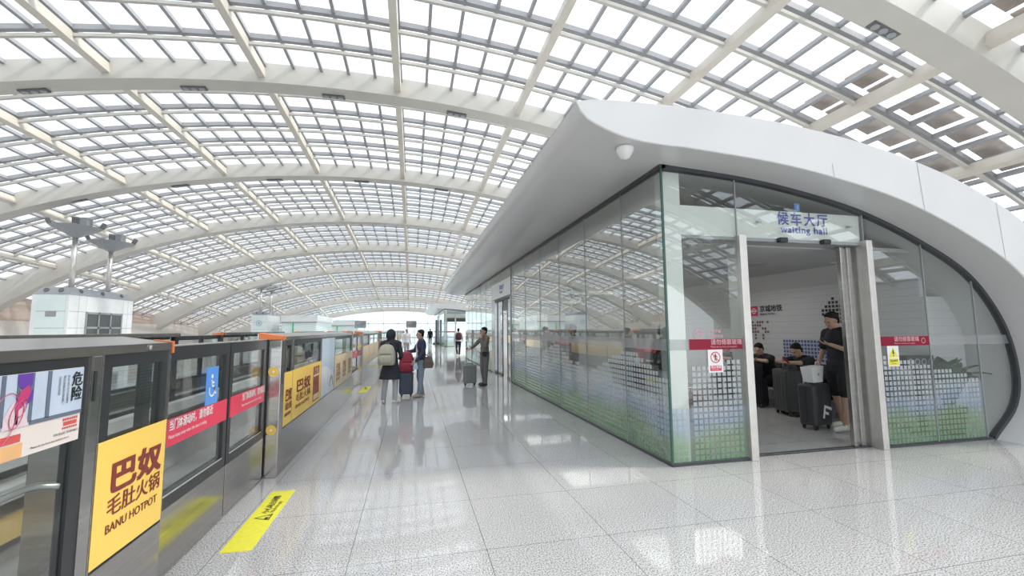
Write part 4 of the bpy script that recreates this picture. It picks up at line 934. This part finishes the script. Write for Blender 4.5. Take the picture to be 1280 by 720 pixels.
def frame(up, right):
    up = up.normalized(); f_ = up.cross(right).normalized(); r_ = f_.cross(up).normalized()
    return Matrix((( r_.x, f_.x, up.x), (r_.y, f_.y, up.y), (r_.z, f_.z, up.z)))
def hand(pr, wrist, dirv, palm_n, curl=.5, r=.0085, thumb_side=1):
    "palm and five fingers; palm_n points out of the palm"
    d_ = V(dirv).normalized(); n_ = V(palm_n); n_ = (n_ - d_ * n_.dot(d_)).normalized(); s_ = d_.cross(n_).normalized() * thumb_side; w = V(wrist)
    for i, (off, L) in enumerate(((.030, .072), (.010, .080), (-.010, .075), (-.029, .060))):
        k = w + d_ * .085 + s_ * off; pr.append(('c', w + s_ * off * .6, k, .013, .0115))
        a1 = curl * .7; m1 = k + (d_ * cos(a1) + n_ * sin(a1)) * (L * .5); a2 = curl * 1.6; m2 = m1 + (d_ * cos(a2) + n_ * sin(a2)) * (L * .5)
        pr.append(('c', k, m1, r, r * .95)); pr.append(('c', m1, m2, r * .95, r * .8))
    t0 = w + d_ * .025 + s_ * .026; t1 = t0 + d_ * .032 + s_ * .030 + n_ * .012; t2 = t1 + d_ * .030 + s_ * .006 + n_ * .014
    pr.append(('c', t0, t1, .0125, .0105)); pr.append(('c', t1, t2, .0105, .0085))
M_skin = mat('skin_tone', (.52, .33, .24), .55, var=.05, scale=6); M_hair = mat('black_hair', (.018, .016, .016), .75, spec=.2)
M_eye = mat('eye_dark', (.02, .015, .012), .2); M_lip = mat('lip', (.38, .17, .15), .5)
def person(loc, rz, label, J, top, bottom, shoes, hair='short', s=1., vox=.009, hands=True, head_turn=0., head_nod=0., detail=True, sleeve='long', leg='long', hem=None, flare=0., skirt_r=None):
    """J: joints in the person's own frame (facing +Y), in metres for height 1.72 scaled by s"""
    t = thing('person', loc, label, 'person', None, rz)
    D = dict(pelvis=(0, 0, .93), chest=(0, .0, 1.27), neck=(0, -.005, 1.44), head=(0, .025, 1.595), shL=(-.185, 0, 1.40), shR=(.185, 0, 1.40), hipL=(-.09, 0, .90), hipR=(.09, 0, .90),
             elL=(-.235, -.02, 1.12), elR=(.235, -.02, 1.12), wrL=(-.24, .06, .88), wrR=(.24, .06, .88), knL=(-.10, .02, .49), knR=(.10, .02, .49), anL=(-.10, -.02, .08), anR=(.10, -.02, .08),
             toL=(-.115, .13, .03), toR=(.115, .13, .03), hdL=(0, .2, -1), hdR=(0, .2, -1), hnL=(1, .2, 0), hnR=(-1, .2, 0))
    D.update(J); j = {k: (V(v) * s if not k.startswith(('hd', 'hn')) else V(v)) for k, v in D.items()}
    up = (j['neck'] - j['pelvis']); Fm = frame(up, j['shR'] - j['shL']); hipm = (j['hipL'] + j['hipR']) / 2
    Hm = Matrix.Rotation(head_turn, 3, 'Z') @ Matrix.Rotation(head_nod, 3, 'X'); h = j['head']; q = lambda a: h + Hm @ (V(a) * s)
    b = []
    b += [('e', j['chest'] + Fm @ V((0, 0, .02)) * s, V((.155, .105, .20)) * s, Fm), ('e', j['pelvis'].lerp(j['chest'], .42), V((.135, .095, .20)) * s, Fm), ('e', j['pelvis'], V((.155, .11, .13)) * s, Fm)]
    b += [('c', j['neck'] - up.normalized() * .05 * s, q((0, -.02, -.05)), .056 * s, .052 * s)]
    b += [('e', q((0, -.008, .025)), V((.074, .093, .095)) * s, Hm), ('e', q((0, .022, -.045)), V((.058, .068, .072)) * s, Hm), ('e', q((0, .065, -.09)), V((.026, .022, .022)) * s, Hm)]
    b += [('c', q((0, .088, .018)), q((0, .108, -.022)), .010 * s, .014 * s), ('e', q((-.075, -.005, -.005)), V((.010, .018, .030)) * s, Hm), ('e', q((.075, -.005, -.005)), V((.010, .018, .030)) * s, Hm), ('c', q((-.035, .082, .028)), q((.035, .082, .028)), .010 * s, .010 * s)]
    for S in 'LR':
        b += [('c', j['sh' + S].lerp(j['neck'], .55), j['sh' + S], .055 * s, .056 * s), ('c', j['sh' + S], j['el' + S], .050 * s, .040 * s), ('c', j['el' + S], j['wr' + S], .041 * s, .026 * s)]
        b += [('c', j['hip' + S], j['kn' + S], .082 * s, .055 * s), ('c', j['kn' + S], j['an' + S], .056 * s, .036 * s), ('c', j['an' + S], j['to' + S], .036 * s, .03 * s)]
        m_ = j['kn' + S].lerp(j['an' + S], .3); b.append(('e', m_ - Fm @ V((0, .012, 0)) * s, V((.05, .052, .10)) * s, None))
        if hands: hand(b, j['wr' + S], j['hd' + S], j['hn' + S], J.get('curl' + S, .55), .0085 * s, 1 if S == 'R' else -1)
    blob('body', b, M_skin, t, vox)
    if detail:
        for e in (-1, 1): MB().ell(q((e * .031, .0835, .012)), (.012 * s, .008 * s, .007 * s), Hm).build('eye', M_eye, t, True, world=False)
        MB().ell(q((0, .088, -.052)), (.022 * s, .008 * s, .007 * s), Hm).build('mouth', M_lip, t, True, world=False)
    if hair in ('short', 'bushy'):
        g_ = 1.0 if hair == 'short' else 1.08
        hp = [('e', q((0, -.026, .058)), V((.081, .094, .076)) * s * g_, Hm), ('e', q((0, -.050, .0)), V((.074, .052, .082)) * s * g_, Hm), ('e', q((.008, .018, .096)), V((.052, .044, .028)) * s * g_, Hm)]
        for e in (-1, 1): hp.append(('e', q((e * .066, -.026, .022)), V((.013, .036, .045)) * s, Hm))
        blob('hair', hp, M_hair, t, vox, 1)
    elif hair == 'hood':
        blob('hood', [('e', q((0, -.025, .01)), V((.112, .125, .145)) * s, Hm), ('e', q((0, -.03, -.10)), V((.095, .09, .09)) * s, Hm), ('c', q((0, -.03, -.13)), j['neck'] - V((0, .01, .04)) * s, .085 * s, .12 * s)], top, t, vox)
    # upper garment
    tp = [('e', j['chest'] + Fm @ V((0, 0, .02)) * s, V((.180, .128, .205)) * s, Fm), ('e', j['pelvis'].lerp(j['chest'], .45), V((.165, .120, .21)) * s, Fm), ('e', j['pelvis'] + Fm @ V((0, 0, .02)) * s, V((.180, .132, .13)) * s, Fm)]
    for S in 'LR':
        tp += [('c', j['sh' + S].lerp(j['neck'], .6), j['sh' + S], .072 * s, .072 * s)]
        if sleeve == 'long': tp += [('c', j['sh' + S], j['el' + S], .068 * s, .056 * s), ('c', j['el' + S], j['el' + S].lerp(j['wr' + S], .93), .056 * s, .042 * s)]
        else: tp += [('c', j['sh' + S], j['sh' + S].lerp(j['el' + S], .72), .070 * s, .066 * s)]
    if hem:
        P0 = j['pelvis']; rg_ = []
        for z, kx, ky in ((P0.z + .12 * s, .17, .125), (P0.z - .05 * s, .195, .145), ((P0.z + hem) / 2, .205 + flare * .5, .16 + flare * .3), (hem, .215 + flare, .165 + flare * .6)):
            rg_.append([V((P0.x + kx * s * cos(2 * pi * k / 24), P0.y + ky * s * sin(2 * pi * k / 24), z)) for k in range(24)])
        tp.append(('l', rg_))
    blob('top', tp, top, t, vox)
    # trousers or shorts
    bt_ = [('e', j['pelvis'] - Fm @ V((0, 0, .05)) * s, V((.170, .125, .12)) * s, Fm)]
    for S in 'LR':
        bt_ += [('c', j['hip' + S], j['hip' + S].lerp(j['kn' + S], 1 if leg == 'long' else .86), .100 * s, (.072 if leg == 'long' else .088) * s)]
        if leg == 'long': bt_ += [('c', j['kn' + S], j['kn' + S].lerp(j['an' + S], .93), .072 * s, .060 * s)]
    blob('trousers' if leg == 'long' else 'shorts', bt_, bottom, t, vox)
    for S in 'LR':
        a, c = j['an' + S], j['to' + S]; d_ = V((c.x - a.x, c.y - a.y, 0)).normalized(); z0 = min(a.z, c.z) - .028 * s
        heel = V((a.x, a.y, max(.037 * s, a.z - .035 * s))) - d_ * .03 * s; toe = V((c.x, c.y, max(.032 * s, c.z))) 
        o = blob('shoe', [('c', heel, toe, .042 * s, .036 * s), ('c', heel + d_ * .09 * s, toe, .045 * s, .040 * s), ('c', V((a.x, a.y, a.z - .01 * s)), heel + d_ * .05 * s, .045 * s, .045 * s)], shoes, t, vox * .8)
        zz = min(v.co.z for v in o.data.vertices); o.location.z = -zz if zz > 0 or zz < -.002 else 0
    return t
M_coat = mat('coat_navy', (.022, .025, .038), .75); M_ltrouser = mat('trousers_light_grey', (.42, .43, .46), .75); M_wshoe = mat('shoe_white', (.72, .70, .67), .55)
M_jacket = mat('jacket_navy', (.035, .038, .075), .7); M_jeans = mat('jeans_pale', (.22, .29, .35), .8); M_tshoe = mat('shoe_tan', (.40, .36, .30), .6); M_shirtw = mat('shirt_white', (.72, .73, .76), .7)
M_dshirt = mat('shirt_taupe', (.17, .15, .13), .75); M_dtrouser = mat('trousers_grey', (.15, .14, .14), .75); M_dshoe = mat('shoe_dark', (.05, .045, .04), .5)
M_btee = mat('tee_black', (.018, .019, .024), .8); M_bshort = mat('shorts_black', (.014, .014, .017), .8)

# woman in the hood, seen from behind
person((-.47, 10.3, 0), R_(-16), 'person in a dark hooded coat with a khaki backpack, seen from behind', dict(
    anL=(-.15, -.02, .08), toL=(-.18, .12, .03), knL=(-.13, .02, .49), anR=(.13, -.03, .08), toR=(.20, .09, .03), knR=(.12, .02, .49), elL=(-.25, .0, 1.12), wrL=(-.16, .20, 1.0), hdL=(.5, .8, 0), hnL=(0, 0, 1),
    elR=(.25, .02, 1.12), wrR=(.16, .22, 1.02), hdR=(-.5, .8, 0), hnR=(0, 0, 1)), M_coat, M_ltrouser, M_wshoe, 'hood', .95, .010, True, 0, 0, True, hem=.54, flare=.05)
backpack((-.55, 10.08, .86), R_(-14), .38, .22, .46, M_khaki, 'khaki backpack worn by the hooded person', R_(-3), M_darkst)
# man in the navy jacket, turned to the left
P2 = person((.22, 11.1, 0), R_(100), 'man in an open navy jacket and pale jeans resting a hand on the red backpack', dict(
    elR=(.25, .12, 1.17), wrR=(.13, .33, 1.14), hdR=(-.2, 1, -.1), hnR=(0, -.1, -1), elL=(-.26, .0, 1.12), wrL=(-.20, .17, .92), hdL=(.2, .6, -.6), hnL=(1, 0, 0), head=(0, .03, 1.59),
    anL=(-.11, .06, .08), toL=(-.13, .21, .03), anR=(.10, -.06, .08), toR=(.12, .09, .03)), M_jacket, M_jeans, M_tshoe, 'short', .955, .009, True, R_(-4), R_(-6), True)
o = blob('shirt_front', [('e', (0, .075, 1.17), (.072, .055, .22)), ('e', (0, .06, 1.0), (.085, .07, .13))], M_shirtw, P2)
t = thing('shoulder_bag', (.385, 10.95, .0), 'dark brown shoulder bag hanging behind the man in the navy jacket', 'bag', None, R_(12))
mb = MB(); mb.loft([[V((-.11, -.05, .70)), V((.11, -.05, .70)), V((.11, .05, .70)), V((-.11, .05, .70))], [V((-.13, -.065, .80)), V((.13, -.065, .80)), V((.13, .065, .80)), V((-.13, .065, .80))], [V((-.09, -.04, .97)), V((.09, -.04, .97)), V((.09, .04, .97)), V((-.09, .04, .97))]]); mb.build('bag_body', M_bag, t, bevel=.02, world=False)
MB().loft([[V((-.11, -.075, .84)), V((.11, -.075, .84)), V((.11, -.068, .84)), V((-.11, -.068, .84))], [V((-.09, -.05, .975)), V((.09, -.05, .975)), V((.09, .03, .98)), V((-.09, .03, .98))]]).build('flap', M_bag, t, bevel=.006, world=False)
MB().tube([(-.11, 0, .95), (-.14, .04, 1.15), (-.175, .10, 1.345), (-.185, .16, 1.375), (-.19, .22, 1.36), (-.12, .17, 1.1), (.05, .05, .96)], .013, 6).build('shoulder_strap', M_bag, t, world=False)
t = thing('face_mask', (.085, 10.86, .80), 'pale blue folded mask dangling from the hand of the man in the navy jacket', 'mask')
MB().loft([[V((.02, 10.83, .69)), V((.15, 10.86, .69)), V((.15, 10.875, .69)), V((.02, 10.845, .69))], [V((.03, 10.82, .76)), V((.14, 10.85, .76)), V((.14, 10.875, .76)), V((.03, 10.845, .76))], [V((.05, 10.83, .83)), V((.12, 10.85, .83)), V((.12, 10.86, .83)), V((.05, 10.84, .83))]]).build('mask_sheet', mat('mask_blue', (.50, .66, .82), .7), t)
MB().tube([(.06, 10.84, .83), (.07, 10.87, .87), (.10, 10.87, .87), (.11, 10.855, .83)], .003, 5).build('ear_loop', M_paper, t)
# man with the grey cabin suitcase, phone at his face
P3 = person((2.08, 12.75, 0), R_(108), 'man in a taupe shirt with a waist bag, holding a phone to his face', dict(
    elR=(.22, .20, 1.20), wrR=(.10, .40, 1.10), hdR=(-.1, 1, -.15), hnR=(0, -.1, -1), elL=(-.22, .10, 1.16), wrL=(-.10, .16, 1.40), hdL=(.35, .1, .9), hnL=(.8, -.6, 0),
    anL=(-.09, .03, .08), toL=(-.10, .18, .03), anR=(.09, -.04, .08), toR=(.12, .11, .03)), M_dshirt, M_dtrouser, M_dshoe, 'bushy', .985, .009, True, R_(12), R_(-4), True)
MB().box((-.035, .135, 1.50), (-.025, .16, 1.63)).build('x', M_black, P3, bevel=.004, world=False).name = 'phone_case'
for o in list(P3.children):
    if o.name == 'phone_case': o.parent = None; o.matrix_world = Matrix.Translation((2.08, 12.75, 0)) @ Matrix.Rotation(R_(108), 4, 'Z'); o.name = 'mobile_phone'; tag(o, 'black phone held to the face of the man with the waist bag', 'phone')
t = thing('waist_bag', (2.08, 12.75, .90), 'black waist bag round the hips of the man holding a phone', 'bag', None, R_(108))
mb = MB(); mb.tube([V((.178 * cos(q), .132 * sin(q) + .0, .045)) for q in [2 * pi * k / 28 for k in range(29)]], .014, 6); mb.build('belt', M_black, t, world=False)
mb = MB(); rbox(mb, (-.20, .02, -.05), (-.14, .16, .09), .02); mb.build('pouch', M_blackbag, t, world=False)
# people farther along
person((2.82, 27.5, 0), R_(4), 'person in a white top and dark trousers walking away with a dark red backpack', dict(anL=(-.09, -.18, .12), toL=(-.10, -.05, .04), knL=(-.10, .0, .50), anR=(.09, .14, .08), toR=(.10, .29, .03), knR=(.10, .13, .49), elR=(.26, -.05, 1.12), wrR=(.27, .1, .92)), M_shirtw, M_btee, M_wshoe, 'short', 1.0, .014)
backpack((2.81, 27.26, 1.0), R_(2), .38, .24, .46, mat('backpack_maroon', (.10, .03, .04), .7), 'dark red backpack worn by the person walking away by the far glass')
person((1.9, 48.5, 0), R_(10), 'distant person in dark clothes standing alone in the middle of the walkway', dict(), M_coat, M_coat, M_dshoe, 'short', 1.02, .016, False)
person((-.32, 27.0, 0), R_(-150), 'distant person in a pale top standing behind the red backpack', dict(), M_shirtw, M_ltrouser, M_wshoe, 'short', .98, .014)
# seated men inside the hall
SIT = dict(pelvis=(0, 0, .56), hipL=(-.09, .03, .55), hipR=(.09, .03, .55), chest=(0, .20, .86), neck=(0, .29, 1.01), shL=(-.185, .26, .97), shR=(.185, .26, .97), head=(0, .37, 1.14),
           knL=(-.15, .47, .52), knR=(.15, .47, .52), anL=(-.16, .44, .08), anR=(.16, .44, .08), toL=(-.17, .59, .03), toR=(.17, .59, .03),
           elL=(-.22, .50, .93), elR=(.22, .50, .93), wrL=(-.05, .66, .93), wrR=(.05, .66, .93), hdL=(.5, .8, 0), hdR=(-.5, .8, 0), hnL=(0, .3, .9), hnR=(0, .3, .9))
person((7.52, 6.90, 0), R_(84), 'seated man in black leaning on a charcoal suitcase and looking at a red phone', SIT, M_btee, M_bshort, M_dshoe, 'short', 1.04, .009, True, 0, R_(-34), True, sleeve='short')
t = thing('mobile_phone', (6.80, 6.86, 1.02), 'red-cased phone in the hands of the seated man in the middle', 'phone', None, R_(84)); t.rotation_euler.x = R_(-35)
MB().box((-.038, -.006, -.075), (.038, .003, .075)).build('case', M_redbag, t, bevel=.004, world=False); MB().box((-.034, -.009, -.07), (.034, -.006, .07)).build('display', M_ink, t, world=False)
S2 = dict(SIT); S2.update(elL=(-.24, .46, .92), elR=(.24, .46, .92), wrL=(.02, .56, .94), wrR=(-.02, .60, .95), hdL=(1, .1, 0), hdR=(-1, .1, 0))
person((7.55, 7.95, 0), R_(96), 'seated man in black with folded arms on a black suitcase beside the logo wall', S2, M_btee, M_bshort, M_dshoe, 'short', 1.02, .009, True, R_(6), R_(-28), True, sleeve='short')
person((7.55, 8.95, 0), R_(92), 'seated man in black mostly hidden at the edge of the doorway', S2, M_btee, M_bshort, M_dshoe, 'short', 1.0, .010, True, 0, R_(-24), True, sleeve='short')
# man standing inside the door
person((6.68, 5.72, 0), R_(82), 'tall standing man in black T-shirt and shorts looking down at a phone', dict(
    elL=(-.25, .0, 1.14), wrL=(-.12, .22, 1.24), hdL=(.6, .7, .2), hnL=(0, -.4, .9), elR=(.25, .02, 1.13), wrR=(.23, .14, .92), hdR=(-.1, .5, -.9), hnR=(-1, 0, 0), head=(0, .06, 1.585),
    anL=(-.11, .06, .08), toL=(-.12, .22, .03), anR=(.12, -.12, .08), toR=(.15, .03, .03), knR=(.11, -.02, .49)), M_btee, M_bshort, M_wshoe, 'short', 1.09, .009, True, 0, R_(-24), True, sleeve='short', leg='short')
t = thing('mobile_phone', (6.42, 5.68, 1.40), 'dark phone in the hand of the standing man in black shorts', 'phone', None, R_(82)); t.rotation_euler.x = R_(-40)
MB().box((-.036, -.005, -.072), (.036, .004, .072)).build('case', M_black, t, bevel=.004, world=False); MB().box((-.032, -.008, -.066), (.032, -.005, .066)).build('display', M_ink, t, world=False)

# people just inside the side glass
person((4.0, 10.5, 0), R_(70), 'dark-clothed person standing inside the hall near the side entrance, seen through the side glass', dict(), M_btee, M_coat, M_dshoe, 'short', 1.0, .012)
person((3.92, 6.3, 0), R_(200), 'dark-clothed person standing inside the hall just behind the corner of the side glass', dict(), M_btee, M_dtrouser, M_dshoe, 'short', .98, .012)
